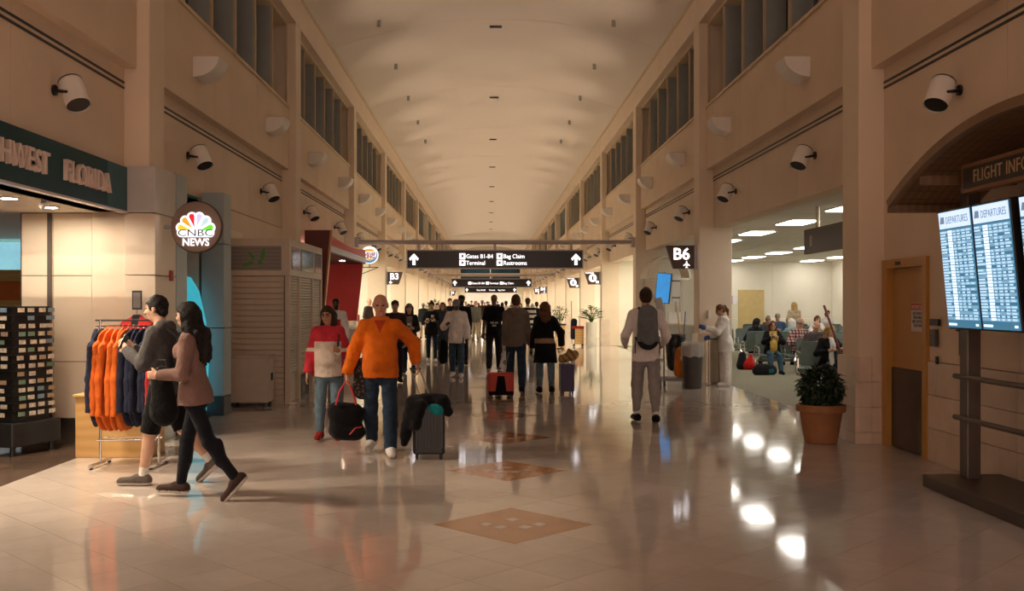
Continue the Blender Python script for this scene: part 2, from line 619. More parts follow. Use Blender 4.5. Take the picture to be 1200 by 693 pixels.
FRAMEW = mat('troffer_frame', (.8, .77, .7), .5, var=0)
tro = None
for x in (6.1, 9.3, 12.4):
    for j in range(8):
        y = 17.2 + 3.08 * j
        if x < 7.2 and y > 28.9: continue
        if tro is None:
            tro = empty('ceiling_light', (x, y, 3.335), label='white fluorescent ceiling light panel above the gate seating', cat='ceiling light', group='lounge ceiling lights')
            MB().box(-.31, .31, -.61, .61, -.02, 0).build('frame', FRAMEW, tro)
            MB().box(-.27, .27, -.57, .57, -.035, -.018).build('diffuser', LNGLIGHT, tro)
        else:
            t = copy_tree(tro); t.location = (x, y, 3.335)
# tan door and a small picture at the end of the lounge
dr = empty('door_2', kind='structure')
MB().box(9.82, 10.86, LY - .06, LY - .012, 0, 2.2).build('door_leaf', mat('tan_door', (.62, .46, .20), .5, var=.05), dr)
MB().box(10.70, 10.76, LY - .11, LY - .06, 1.0, 1.06).build('door_handle', STEEL, dr)
pc = empty('picture_frame', (9.55, LY - .02, 1.8), label='small framed picture on the lounge end wall beside tan door', cat='picture')
MB().box(-.24, .24, -.03, 0, -.2, .2).build('frame', mat('frame_pale', (.8, .76, .66), .5), pc)
MB().box(-.2, .04, -.035, -.03, -.16, .16).build('print', mat('print_rust', (.45, .22, .13), .5, var=.3, scale=12), pc)
MB().box(.06, .2, -.035, -.03, -.16, .16).build('print', mat('print_lilac', (.75, .70, .80), .5, var=.1), pc)

# ---- left: the gift shop's side walls, ceiling and floor
shop = empty('wall_shop', kind='structure')
SHOPP = mat('shop_panel', (.80, .68, .53), .4, var=.03, scale=1.0, spec=.5)
SHOPDK = mat('shop_joint', (.10, .08, .07), .5, var=0)
YS = 11.92
MB().box(-5.80, -4.50, YS + .03, YS + .2, 0, 2.76).build('panel_backing', SHOPDK, shop)
xs = [-5.78, -5.40, -4.93, -4.52]
for xa, xb in zip(xs[:-1], xs[1:]):
    for (za, zb) in ((.30, .97), (.98, 2.00), (2.01, 2.75)):
        MB().box(xa + .008, xb - .006, YS, YS + .03, za, zb).build('wall_panel', SHOPP, shop)
MB().box(-5.46, -5.41, YS - .02, YS + .03, .3, 2.75).build('dark_channel', SHOPDK, shop)
MB().box(-5.78, -4.5, YS - .012, YS + .03, 0, .29).build('kick_plate', STEEL, shop)
CLAD = mat('clad_grey', (.58, .55, .52), .35, .2, var=.04)
for (za, zb, m) in ((0, .28, STEEL), (.29, 1.02, SHOPP), (1.03, 2.0, SHOPP), (2.01, 2.74, SHOPP), (2.75, 3.30, CLAD)):
    MB().box(-4.50, -4.13, 11.79, 12.56, za, zb).build('cladding_panel', m, shop, bevel=.006)
MB().box(-12, -4.50, PN(-1) - 3, 17.5, 2.76, 2.9).build('shop_ceiling', mat('shop_ceiling', (.84, .76, .64), .7, var=.02), shop)
MB().box(-12, -11.8, PN(-1) - 3, 17.5, 0, 2.76).build('shop_far_wall', SHOPP, shop)
MB().box(-12, -5.8, 17.3, 17.5, 0, 2.76).build('shop_back_wall', SHOPP, shop)
MB().box(-12, -4.64, PN(-1) - 3.2, PN(-1) - 3, 0, 2.76).build('shop_near_wall', SHOPP, shop)
MB().box(-5.8, -5.6, 12.1, 17.4, 0, 2.76).build('shop_inner_wall', SHOPP, shop)
sfl = empty('floor_shop', kind='structure')
MB().box(-12, -4.642, PN(-1) - 3, 17.4, -.12, -.004).build('grout_bed', mat('grout_pale', (.22, .17, .13), .5), sfl)
dt = None
for i in range(6):
    for j in range(15):
        x, y = -4.645 - .225 - i * .45, 6.2 + j * .45
        if dt is None:
            dt = MB().box(-.222, .222, -.222, .222, -.01, 0).build('dark_tile', DARKTILE, sfl); dt.location = (x, y, 0)
        else:
            ob(dt.data, 'dark_tile', sfl, (x, y, 0))
# CNBC shop doorway columns, bay behind the gift shop
cn = empty('wall_newsstand', kind='structure')
TEALG = mat('teal_wall', (.02, .16, .19), .5, var=.1)  # plain teal of the newsstand interior
COLB = mat('column_bluegrey', (.36, .42, .44), .4, .15, var=.04)
for (ya, yb, xa) in ((12.57, 13.0, -4.60), (14.8, 15.22, -4.455)):
    for (za, zb, m) in ((0, .28, mat('dark_plinth', (.05, .05, .055), .4)), (.29, 1.3, COLB), (1.31, 2.55, COLB), (2.56, 3.32, COLB)):
        MB().box(xa, -4.12, ya, yb, za, zb).build('cladding_panel', m, cn, bevel=.006)
MB().box(-5.59, -4.46, 15.225, 15.35, 0, 3.25).build('shop_side_wall', TEALG, cn)
MB().box(-5.59, -5.5, 12.5, 15.3, 0, 3.25).build('shop_back_wall', TEALG, cn)
MB().box(-5.59, -4.5, 12.3, 15.3, 3.0, 3.2).build('shop_ceiling', TEALG, cn)
MB().box(-5.59, -4.5, 12.3, 15.3, -.08, -.002).build('shop_floor', FLOOR, cn)
MB().box(-4.56, -4.5, 13.0, 14.8, 2.60, 3.24).build('door_header', TEALG, cn)

# ---- far end of the hall
endw = empty('wall_far', kind='structure')
YE = Y1 - .3
SKYB = mat('dusk_window', (.01, .09, .16), .15, var=.3, scale=.6)
EW = BAYWALL
MB().box(-4.9, 4.9, YE, YE + .3, 3.1, 4.75).build('end_panel', EW, endw)
MB().box(-4.9, 4.9, YE, YE + .3, 6.25, 9.3).build('end_panel', EW, endw)
for xa, xb in ((-4.9, -3.85), (3.85, 4.9)):
    MB().box(xa, xb, YE, YE + .3, 4.75, 6.25).build('end_panel', EW, endw)
MB().box(-3.85, 3.85, YE, YE + .3, 5.1, 5.5).build('transom', EW, endw)
for c in range(2):
    MB().box(-3.85 + c * 3.87, -3.85 + c * 3.87 + 3.83, YE + .15, YE + .2, 5.5, 6.25).build('pane', SKYB, endw)
    MB().box(-3.85 + c * 3.87, -3.85 + c * 3.87 + 3.83, YE + .15, YE + .2, 4.75, 5.1).build('pane', SKYB, endw)
for s in (-1, 1):
    MB().box(s * 3.2, s * 4.9, YE, YE + .3, 0, 3.1).build('end_panel', EW, endw)
MB().box(-6, 6, 149.6, 149.9, 0, 3.6).build('hall_end_wall', mat('end_white', (.85, .82, .76), .6), endw)
MB().box(-6, 6, YE + .3, 150, 3.3, 3.4).build('hall_end_ceiling', BAYCEIL, endw)
for j in range(4):
    MB().box(-2.6, 2.6, YE + 1.5 + j * 3, YE + 3.2 + j * 3, 3.26, 3.3).build('light_panel', mat('end_light', (1, 1, 1), .5, var=0, emit=9, ecol=(1, .9, .72)), endw)

# ================================================================ FIXTURES ON THE WALLS
UPL = [None]


def scoop_master(s):
    r = empty('wall_sconce')
    n = 10
    prof = [(0, 0), (0, -.29)] + [(-.37 * math.sin(a), -.29 * math.cos(a)) for a in [math.pi / 2 * i / n for i in range(1, n + 1)]]
    pts = [(s * x, z) for x, z in prof]
    T = Matrix(((1, 0, 0, 0), (0, 0, 1, 0), (0, 1, 0, 0), (0, 0, 0, 1)))
    if s > 0: pts = pts[::-1]
    MB().prism(pts, -.24, .24, T).build('shade', WHITEM, r, bevel=.006)
    MB().box(0, -s * .30, -.20, .20, -.004, .012).build('lens', mat('lens_grey', (.5, .48, .44), .4), r)
    lt = UPL[0]
    if lt is None:
        lt = UPL[0] = bpy.data.lights.new('vault_fill_spot', 'SPOT')  # added fill to brighten the vault; the sconces themselves are off
        lt.energy = E_UP; lt.spot_size = math.radians(84); lt.spot_blend = 1.0; lt.color = (1.0, .76, .57); lt.shadow_soft_size = .08
    lo = bpy.data.objects.new('vault_fill_spot', lt); link(lo, r)
    lo.location = (-s * .20, 0, .06); lo.rotation_euler = (0, math.radians(180 - s * 46), 0)
    return r


def spot_master(s):
    r = empty('wall_spotlight')
    ax = Vector((-s * .42, -.34, -.84)).normalized()
    c = Vector((-s * .21, 0, -.04))
    a, b = c - ax * .15, c + ax * .15
    MB().cyl(a, b, .118, .118, 20, caps=False).cyl(a, a + ax * .01, .118, .118, 20).build('can', WHITEM, r, smooth=True)
    MB().cyl(b - ax * .03, b - ax * .02, .112, .112, 20).build('lens', BLACK, r)
    MB().cyl(a - ax * .012, a, .120, .120, 20).build('rear_cap', BLACKP, r)
    MB().cyl((0, 0, 0), c + Vector((s * .03, -.11, 0)), .018, .018, 8).cyl(c + Vector((s * .03, -.125, 0)), c + Vector((s * .03, .125, 0)), .016, .016, 8).build('arm', BLACK, r)
    MB().cyl((0, 0, 0), (-s * .025, 0, 0), .055, .055, 12).build('wall_plate', BLACK, r)
    return r


SPOTS = {(1, -1): 'above the arched flight-screen canopy', (1, 0): 'above the gate lounge opening', (1, 1): 'above the gate desk with sign B6', (1, 2): 'in the bay of the large overhead sign, gate side',
         (-1, -1): 'above the SOUTHWEST FLORIDA shop sign', (-1, 0): 'above the shuttered kiosk', (-1, 1): 'above the red food counter', (-1, 2): 'above the round burger sign'}


def spot_of(s, k):
    return SPOTS.get((s, k)) or ('on the far gate-side wall past the large overhead sign' if s > 0 else 'on the far wall past the burger sign')


for s, side in ((1, 'flight-screen side'), (-1, 'gift-shop side')):
    sm, pm = scoop_master(s), spot_master(s)
    f1 = f2 = True
    for k in range(-1, 10):
        mid = (PN(k) + PD + PN(k + 1)) / 2
        for off in (-2.3, 2.3):
            if mid + off < 6: continue
            if not (s == -1 and k == -1 and False):
                o = sm if f1 else copy_tree(sm); f1 = False
                o.location = (s * XU, mid + off, 5.17)
                tag(o, 'white quarter-round wall sconce ' + spot_of(s, k), 'wall lamp', 'wall sconces ' + spot_of(s, k))
            o = pm if f2 else copy_tree(pm); f2 = False
            o.location = (s * XL, mid + off, 3.80 if s == 1 else 3.80)
            tag(o, 'white wall spotlight on black arm ' + spot_of(s, k), 'spotlight', 'wall spotlights ' + spot_of(s, k))


# ---------------------------------------------------------------- overhead direction signs
def arrow_up(mb, cx, cz, h, y0, y1):
    """fat up arrow, face to the camera"""
    w2, t = h * .42, h * .13
    pts = [(0, h / 2), (w2, h * .06), (w2 * .72, -h * .12), (t, h * .13), (t, -h / 2), (-t, -h / 2), (-t, h * .13), (-w2 * .72, -h * .12), (-w2, h * .06)]
    T = Matrix(((1, 0, 0, cx), (0, 0, 1, 0), (0, 1, 0, cz), (0, 0, 0, 1)))
    mb.prism([(p[0], p[1]) for p in pts][::-1], y0, y1, T)


FRAMEL = mat('sign_frame_lilac', (.42, .36, .36), .4, .5, var=.04)


def hall_sign(yd, label, rows, tsize):
    r = empty('direction_sign', (0, yd, 0), label=label, cat='sign', group=None)
    zt, zb, hw = 3.28, 2.70, 2.67
    MB().cyl((-XP, 0, 3.51), (XP, 0, 3.51), .068, .068, 14).build('crossbar', FRAMEL, r, smooth=True)
    for s in (-1, 1):
        MB().box(s * (XP - .1), s * XP, -.12, .12, 3.36, 3.66).build('end_bracket', FRAMEL, r)
    for x in (-2.3, 0, 2.3):
        MB().box(x - .04, x + .04, -.04, .04, zt, 3.45).build('hanger', FRAMEL, r)
    MB().box(-hw, hw, -.10, .10, zb, zt).build('case', FRAMEL, r, bevel=.01)
    face = MB().box(-hw + .035, hw - .035, -.106, -.09, zb + .035, zt - .035).build('face', SIGNBLK, r)
    for x in (-hw + .23, hw - .23):
        m = MB()
        arrow_up(m, x, (zt + zb) / 2, .34, -.112, -.104)
        m.build('arrow', LITWHITE, face)
    for (x, z, t, icon) in rows:
        if icon:
            MB().box(x, x + tsize * 1.0, -.112, -.104, z - tsize * .10, z + tsize * .84).build('pictogram', LITWHITE, face)
            MB().box(x + tsize * .3, x + tsize * .7, -.115, -.111, z + tsize * .15, z + tsize * .6).build('pictogram_figure', mat('picto_grey', (.35, .33, .35), .5, var=0), face)
        text('lettering', t, tsize, LITWHITE, face, (x + (tsize * 1.12 if icon else 0), -.106, z), FACE_CAM, .004, bold=.0, sx=.90)
    return r


X = lambda px, d: (px - CX) / F * d + X_CAM
hall_sign(30.1, 'long black overhead sign reading Gates B1-B4, Terminal, Bag Claim, Restrooms',
          [(X(538.5, 30.1), 3.02, 'Gates B1-B4', True), (X(538.5, 30.1), 2.82, 'Terminal', True), (X(582, 30.1), 3.02, 'Bag Claim', True), (X(582, 30.1), 2.82, 'Restrooms', True)], .178)
hall_sign(66.1, 'black overhead sign with one line of small words, next after the large one',
          [(-1.55, 2.91, 'Gates B1-B4', True), (-.38, 2.91, 'Terminal', True), (.55, 2.91, 'Bag Claim', True)], .19)
hall_sign(102.1, 'black overhead sign at the far end before the bright hall',
          [(-1.45, 2.91, 'Gates B1-B4', False), (-.2, 2.91, 'Terminal', False), (.75, 2.91, 'Bag Claim', False)], .2)


# ---------------------------------------------------------------- blade signs on the pillars
def plane_icon(mb, cx, cz, h, y0, y1):
    pts = [(0, .5), (.07, .42), (.08, .16), (.46, -.10), (.46, -.20), (.08, -.06), (.06, -.32), (.17, -.42), (.17, -.5), (0, -.44)]
    pts += [(-x, z) for x, z in pts[-2:0:-1]]
    T = Matrix(((1, 0, 0, cx), (0, 0, 1, 0), (0, 1, 0, cz), (0, 0, 0, 1)))
    mb.prism([(x * h, z * h) for x, z in pts], y0, y1, T)


def blade_sign(s, k, label, gate=None, sym=False):
    yd = PN(k) + PD / 2
    r = empty('gate_sign' if gate else 'service_sign', (s * XP, yd, 2.40), label=label, cat='sign')
    w_ = .60
    pts = [(-s * .06, 0), (-s * .06, .49), (-s * (w_ + .06), .49), (-s * (w_ - .10), 0)]
    if s < 0: pts = pts[::-1]
    T = Matrix(((1, 0, 0, 0), (0, 0, 1, 0), (0, 1, 0, 0), (0, 0, 0, 1)))
    MB().prism(pts, -.06, .06, T).build('board', BROWN, r, bevel=.006)
    MB().box(0, -s * .06, -.09, .09, -.02, .51).build('bracket', GREYM, r)
    cx = -s * .33
    if gate:
        text('lettering', gate, .34, LITWHITE, r, (cx, -.064, .20), FACE_CAM, .004, 'CENTER', bold=.006)
        m = MB(); plane_icon(m, -s * .22 if s > 0 else .18, .09, .15, -.068, -.060)
        m.build('aeroplane_symbol', LITWHITE, r)
    if sym:
        T2 = Matrix.Translation((cx, -.064, .25)) @ Matrix.Rotation(math.pi / 2, 4, 'X')
        MB().lathe([(.15, 0), (.15, .006)], 20, (0, 0, 0), T2).build('ring', LITWHITE, r)
        MB().box(cx - .04, cx + .04, -.074, -.070, .16, .34).build('symbol', BROWN, r)
        text('lettering', 'Restrooms', .075, LITWHITE, r, (-s * .62, -.064, .43), FACE_CAM, .003, 'LEFT', bold=.002)
        MB().box(-s * .10, -s * .20, -.066, -.060, .05, .14).build('small_symbol', LITWHITE, r)
    return r


blade_sign(1, 1, 'brown blade sign reading B6 on the pillar by the cleaning cart', 'B6')
blade_sign(-1, 3, 'brown blade sign reading B3 on a pillar past the red food counter', 'B3')
blade_sign(1, 3, 'brown blade sign with a white round symbol above the tall palm planter', None, True)
blade_sign(1, 4, 'brown blade sign with a white round symbol, one pillar past the palm planter', None, True)
blade_sign(1, 7, 'small far brown blade sign reading B4', 'B4')
blade_sign(1, 8, 'small far brown blade sign reading B2', 'B2')
blade_sign(-1, 10, 'small far brown blade sign reading B1', 'B1')

# ================================================================ RIGHT: door, flight information stand
DOORM = mat('door_tan', (.50, .27, .095), .5, var=.06, scale=2)
FRAMEO = mat('door_frame_ochre', (.52, .26, .06), .45, var=.05)
door = empty('door_1', kind='structure')
ya, yb = 10.64, 11.78
MB().box(XL - .04, XL + .16, yb - .10, yb + .03, 0, 2.18).build('frame_jamb', FRAMEO, door)
MB().box(XL - .04, XL + .16, ya - .02, ya + .08, 0, 2.18).build('frame_jamb', FRAMEO, door)
MB().box(XL - .04, XL + .16, ya + .08, yb - .10, 2.08, 2.18).build('frame_head', FRAMEO, door)
leaf = MB().box(XL + .04, XL + .09, ya + .085, yb - .105, .93, 2.075).build('door_leaf', DOORM, door)
MB().box(XL + .02, XL + .09, ya + .085, yb - .105, .012, .925).build('kick_plate', mat('kick_dark', (.10, .075, .055), .35, .6, var=.1), door)
MB().box(XL - .045, XL - .038, yb - .5, yb - .36, 2.11, 2.15).build('number_plate', BLACK, door)
NOT = (XL + .036, ya + .14)
nt_ = MB().box(XL + .032, XL + .04, ya + .17, ya + .52, 1.36, 1.68).build('notice', mat('notice_white', (.62, .56, .52), .5, var=.05), leaf)
MB().box(XL + .029, XL + .033, ya + .175, ya + .515, 1.60, 1.675).build('notice_header', mat('notice_red', (.50, .05, .03), .5, var=.05), nt_)
NB = mat('notice_ink', (.06, .05, .05), .6, var=0)
text('lettering', 'RESTRICTED', .055, mat('notice_pale', (.8, .7, .65), .6, var=0), nt_, (XL + .028, ya + .49, 1.615), FACE_RIGHTWALL, .001, sx=.85)
text('lettering', 'AUTHORIZED\nPERSONNEL\nONLY BEYOND\nTHIS POINT', .05, NB, nt_, (XL + .031, ya + .345, 1.545), FACE_RIGHTWALL, .001, 'CENTER', sx=.85, line=.9)
ac = empty('card_reader', (XL - .02, 10.42, 1.2), label='black door card reader and keypad on the wall beside door', cat='card reader')
MB().box(-.03, 0, -.10, .09, .24, .31).build('display', BLACK, ac)
MB().box(-.03, 0, -.035, .085, .02, .20).build('keypad', mat('keypad_grey', (.10, .09, .085), .5), ac)
MB().box(-.02, 0, -.06, -.02, -.16, -.08).build('push_plate', BLACK, ac)
ph = MB().box(XL - .09, XL - .002, 9.66, 9.78, 1.16, 1.62).box(XL - .13, XL - .085, 9.68, 9.76, 1.40, 1.60).build('wall_telephone', BLACKP, None, bevel=.008)
tag(ph, 'tall dark wall telephone on the wall behind the screen post', 'telephone')

PLN = mat('plinth_dark', (.055, .038, .028), .4, var=.1)
st = empty('screen_stand', (0, 0, 0), label='dark steel stand with posts, two rails and low plinth under screens', cat='stand')
MB().box(3.78, XL - .02, 5.2, 9.10, .002, .115).build('plinth', PLN, st, bevel=.01)
POSTM = mat('post_metal', (.16, .13, .115), .4, .7, var=.08)
for y in (8.90, 7.35, 5.8):
    MB().box(4.06, 4.18, y - .075, y + .075, .115, 2.72).build('post', POSTM, st, bevel=.008)
for z in (1.02, .65):
    MB().cyl((4.03, 9.0, z), (4.03, 5.3, z), .024, .024, 10).build('rail', POSTM, st, smooth=True)
MB().box(4.06, 4.12, 5.3, 9.0, 2.30, 2.38).build('mount_rail', POSTM, st)

SB = mat('screen_blue', (.02, .10, .17), .3, var=0, emit=.30, ecol=(.07, .25, .40))
SW = mat('screen_white', (.8, .9, 1), .3, var=0, emit=.62, ecol=(.66, .84, 1.0))
SM_ = mat('screen_mid', (.3, .5, .7), .3, var=0, emit=.32, ecol=(.20, .44, .66))
ST = mat('screen_text', (.6, .8, .95), .3, var=0, emit=.42, ecol=(.50, .74, .95))
SH = mat('screen_header', (.7, .85, 1), .3, var=0, emit=.45, ecol=(.58, .74, .95))


def dep_screen(yfar, label, seed):
    r_ = random.Random(seed)
    Wd, Hd = .612, 1.06
    v = Vector((-.10, 0, 1.04)).normalized()
    u = Vector((0, -1, 0))
    n = u.cross(v)
    M4 = Matrix(((u.x, v.x, n.x, 3.955), (u.y, v.y, n.y, yfar), (u.z, v.z, n.z, 1.445), (0, 0, 0, 1)))
    r = empty('departure_screen', label=label, cat='screen', group='departure screens')
    r.matrix_world = M4
    MB().box(0, Wd, 0, Hd, -.075, -.004).build('housing', BLACKP, r, bevel=.006)
    pan = MB().box(.014, Wd - .014, .016, Hd - .016, -.004, .002).build('panel', SB, r)
    cells = MB()
    x0, x1 = .02, Wd - .02
    cells.mi = 2; cells.box(x0, x1, Hd - .165, Hd - .02, .002, .003)
    nrow = 31
    top, bot = Hd - .185, .085
    rh = (top - bot) / nrow
    cols = [(.02, .15, .75), (.165, .245, 1.0), (.265, .315, .6), (.335, .40, .8), (.42, .48, .7), (.50, .585, .7)]
    for i in range(nrow):
        z = top - (i + 1) * rh
        if i % 2 == 0:
            cells.mi = 1; cells.box(x0, x1, z, z + rh * .98, .0022, .0028)
        for (a, b, pr) in cols:
            if i == 0 or r_.random() < pr + .15:
                e = b - r_.random() * (b - a) * .35 if a != .165 else b
                cells.mi = 0 if a == .165 else 3
                cells.box(a, e, z + rh * .22, z + rh * (.78 if a != .165 else .95), .003, .0036)
    cells.mi = 0
    cells.box(.03, .18, .035, .055, .003, .0036); cells.box(.52, .57, .035, .055, .003, .0036)
    co = cells.build('flight_rows', [SW, SM_, SH, ST], pan)
    co['kind'] = 'stuff'
    t = text('heading', 'DEPARTURES', .088, mat('screen_ink', (.1, .2, .32), .4, var=0, emit=.18, ecol=(.35, .50, .70)), pan, (.15, Hd - .125, .004), Matrix.Identity(3), .0008, sx=.78)
    m = MB(); m.prism([(.04, Hd - .12), (.12, Hd - .12), (.12, Hd - .06), (.06, Hd - .06)], .003, .0045)
    m.build('heading_mark', MATS['screen_ink'], pan)
    return r


dep_screen(8.96, 'lit blue departures screen at the end of the row beside the door', 1)
dep_screen(8.335, 'lit blue departures screen, second from the door', 2)
dep_screen(7.60, 'lit blue departures screen past the black gap, third from the door', 3)
dep_screen(6.975, 'lit blue departures screen, fourth from the door', 4)

fs = empty('flight_sign', (3.90, 8.60, 2.62), label='wood-framed black sign reading FLIGHT INFORMATION over the screens', cat='sign')
MB().box(0, .09, -2.5, 0, 0, .245).build('frame', mat('sign_wood', (.24, .10, .04), .4, var=.1), fs, bevel=.005)
MB().box(-.006, .01, -2.46, -.04, .035, .21).build('face', SIGNBLK, fs)
text('lettering', 'FLIGHT INFORMATION', .15, mat('gold_letters', (.52, .33, .16), .4, var=.05), fs, (-.007, -.22, .075), FACE_RIGHTWALL, .003, sx=.92, space=1.08)

cp = empty('arched_canopy', (0, 0, 0), label='dark arched wood-slat canopy over the flight screens', cat='canopy')
yc, hc, zs, rise = 7.4, 2.2, 2.61, .52
Rc = (hc * hc + rise * rise) / (2 * rise)
ac0 = math.asin(hc / Rc)
NS = 34
slat0 = None
for i in range(NS):
    a = -ac0 + 2 * ac0 * (i + .5) / NS
    y, z = yc + Rc * math.sin(a), zs + rise - Rc + Rc * math.cos(a)
    hw_ = Rc * ac0 / NS * .92
    if slat0 is None:
        slat0 = MB().box(3.70, XL - .005, -hw_, hw_, 0, .025).build('slat', WOODD, cp)
        so_ = slat0
    else:
        so_ = ob(slat0.data, 'slat', cp)
    so_.location = (0, y, z)
    so_.rotation_euler = (-a, 0, 0)
rim = MB()
for (xa, xb, r0, r1) in ((3.66, 3.72, -.02, .06),):
    vs, fs_ = [], []
    N2 = 40
    for i in range(N2 + 1):
        a = -ac0 + 2 * ac0 * i / N2
        for (xx, rr) in ((xa, r0), (xb, r0), (xb, r1), (xa, r1)):
            vs.append((xx, yc + (Rc + rr) * math.sin(a), zs + rise - Rc + (Rc + rr) * math.cos(a)))
    for i in range(N2):
        for q in range(4):
            fs_.append((i * 4 + q, i * 4 + (q + 1) % 4, (i + 1) * 4 + (q + 1) % 4, (i + 1) * 4 + q))
    fs_ += [(3, 2, 1, 0), (N2 * 4, N2 * 4 + 1, N2 * 4 + 2, N2 * 4 + 3)]
    rim.add(vs, fs_)
rim.build('front_rim', mat('rim_wood', (.22, .12, .06), .4, var=.1), cp, smooth=True)
for y in (yc - hc, yc + hc):
    MB().box(3.68, XL - .005, y - .05, y + .05, zs - .06, zs + .01).build('end_beam', WOODD, cp)
MB().box(3.68, XL - .005, yc + hc - .75, yc + hc - .67, zs + .12, zs + .20).build('cross_beam', WOODD, cp)

# lounge hanging sign
ls = empty('hanging_sign', (5.42, 17.7, 2.54), label='dark brown hanging sign on a pole inside the gate lounge', cat='sign')
MB().box(0, .08, -2.6, 0, 0, .43).build('case', mat('sign_umber', (.10, .055, .03), .45, var=.08), ls, bevel=.006)
MB().box(-.006, .01, -2.56, -.04, .06, .37).build('face', mat('sign_face_umber', (.035, .022, .014), .4, var=.05), ls)
MB().rbox(-.46, -.34, .12, .31, 0, .004, .02, 3, Matrix(((0, 0, -1, -.006), (1, 0, 0, 0), (0, 1, 0, 0), (0, 0, 0, 1)))).build('pictogram', mat('sign_picto', (.42, .34, .26), .5, var=.05), ls)
MB().cyl((.04, -.62, .43), (.04, -.62, .79), .035, .035, 10).build('pole', mat('pole_cream', (.75, .68, .5), .4), ls)
MB().cyl((.04, -2.1, .43), (.04, -2.1, .79), .035, .035, 10).build('pole', MATS['pole_cream'], ls)


# ================================================================ PLANTS
def leaf_quad(mb, p, d, up, L, Wd, droop=.3):
    d = d.normalized()
    sd = d.cross(up)
    sd = sd.normalized() if sd.length > 1e-5 else Vector((1, 0, 0))
    n = sd.cross(d)
    a = p + d * L * .45 + sd * Wd * .5 - n * L * .02
    b = p + d * L * .45 - sd * Wd * .5 - n * L * .02
    c = p + d * L * .45 + n * L * .05
    t = p + d * L - n * L * droop
    mb.add([p, a, t, b, c], [(0, 1, 4), (1, 2, 4), (2, 3, 4), (3, 0, 4)])


def bushy(mb, c, rad, n, L, Wd, rr):
    for _ in range(n):
        v = Vector((rr.gauss(0, 1), rr.gauss(0, 1), rr.gauss(0, 1))).normalized()
        p = Vector(c) + Vector((v.x * rad[0], v.y * rad[1], v.z * rad[2])) * (.45 + .55 * rr.random() ** .5)
        d = (v + Vector((rr.gauss(0, .5), rr.gauss(0, .5), rr.gauss(0, .5) - .1)))
        leaf_quad(mb, p, d, Vector((rr.random() - .5, rr.random() - .5, 1)), L * (.7 + .6 * rr.random()), Wd * (.7 + .6 * rr.random()))


rr = random.Random(3)
POT = mat('terracotta_pot', (.36, .155, .06), .6, var=.12, scale=8)
pp = empty('potted_shrub', G(962, 519), label='dark leafy shrub in large terracotta pot beside the stone pillar', cat='potted plant')
MB().lathe([(.175, 0), (.19, .01), (.245, .36), (.25, .375), (.285, .38), (.29, .46), (.265, .465), (.25, .42), (.1, .42)], 28).build('pot', POT, pp, smooth=True)
MB().lathe([(.255, .40), (.001, .41)], 20).build('soil', mat('soil', (.03, .02, .012), .9), pp)
m = MB(); bushy(m, (0, 0, .66), (.25, .25, .24), 1500, .075, .04, rr)
o = m.build('foliage', [LEAFD], pp); o['kind'] = 'stuff'
m = MB()
for i in range(7):
    a = i * .9
    m.tube([(0.03 * math.cos(a), .03 * math.sin(a), .40), (.1 * math.cos(a), .1 * math.sin(a), .6), (.16 * math.cos(a), .16 * math.sin(a), .78)], .006, 5)
m.build('stems', mat('stem_brown', (.06, .035, .02), .7), pp)

# palm-like plant in tall white cylinder
pl = empty('planter', G(693, 406.5), label='broad-leaved plant in tall shiny white cylinder planter', cat='potted plant')
MB().lathe([(.20, 0), (.205, .02), (.205, .93), (.19, .94), (.17, .90), (.05, .90)], 24).build('cylinder', mat('planter_white', (.72, .68, .6), .25, .3, var=.03), pl, smooth=True)
m = MB()
for i in range(46):
    a, e = rr.random() * 6.28, .5 + rr.random() * .9
    st0 = Vector((0, 0, .9))
    tip = st0 + Vector((math.cos(a) * math.cos(e) * .34, math.sin(a) * math.cos(e) * .26, .15 + math.sin(e) * .55 * rr.random()))
    m.tube([st0, (st0 + tip) / 2 + Vector((0, 0, .06)), tip], .008, 4)
    leaf_quad(m, tip, Vector((math.cos(a), math.sin(a), .3)), Vector((0, 0, 1)), .32, .20, .2)
o = m.build('foliage', LEAF, pl); o['kind'] = 'stuff'
# small tree in a square wooden planter further on
pl = empty('planter', G(656.5, 397), label='small leafy tree in a square ochre wooden planter', cat='potted plant')
MB().prism([(-.22, -.22), (.22, -.22), (.22, .22), (-.22, .22)], .03, .62).build('box', WOODL, pl)
MB().box(-.26, .26, -.26, .26, .62, .70).build('rim', BLACK, pl)
m = MB()
for i in range(5):
    m.tube([(0, 0, .65), (rr.gauss(0, .1), rr.gauss(0, .1), 1.0), (rr.gauss(0, .25), rr.gauss(0, .2), 1.35)], .012, 5)
m.build('stems', MATS['stem_brown'], pl)
m = MB(); bushy(m, (0, 0, 1.2), (.34, .3, .28), 120, .15, .07, rr)
o = m.build('foliage', LEAF, pl); o['kind'] = 'stuff'
# two low bushes along the far left pillars
for (px, py, lab) in ((508, 396, 'leafy green plant in a brown tub against the far left-hand pillars'),):
    g = G(px, py)
    pl = empty('planter', g, label='leafy green plant in a dark tub by the walkers carrying drinks', cat='potted plant')
    MB().lathe([(.22, 0), (.28, .5), (.30, .52), (.26, .52)], 16).build('tub', BROWN, pl)
    m = MB(); bushy(m, (0, 0, 1.25), (.42, .42, .5), 220, .22, .09, rr)
    o = m.build('foliage', LEAF, pl); o['kind'] = 'stuff'
    MB().cyl((0, 0, .5), (0, 0, 1.2), .03).build('trunk', MATS['stem_brown'], pl)

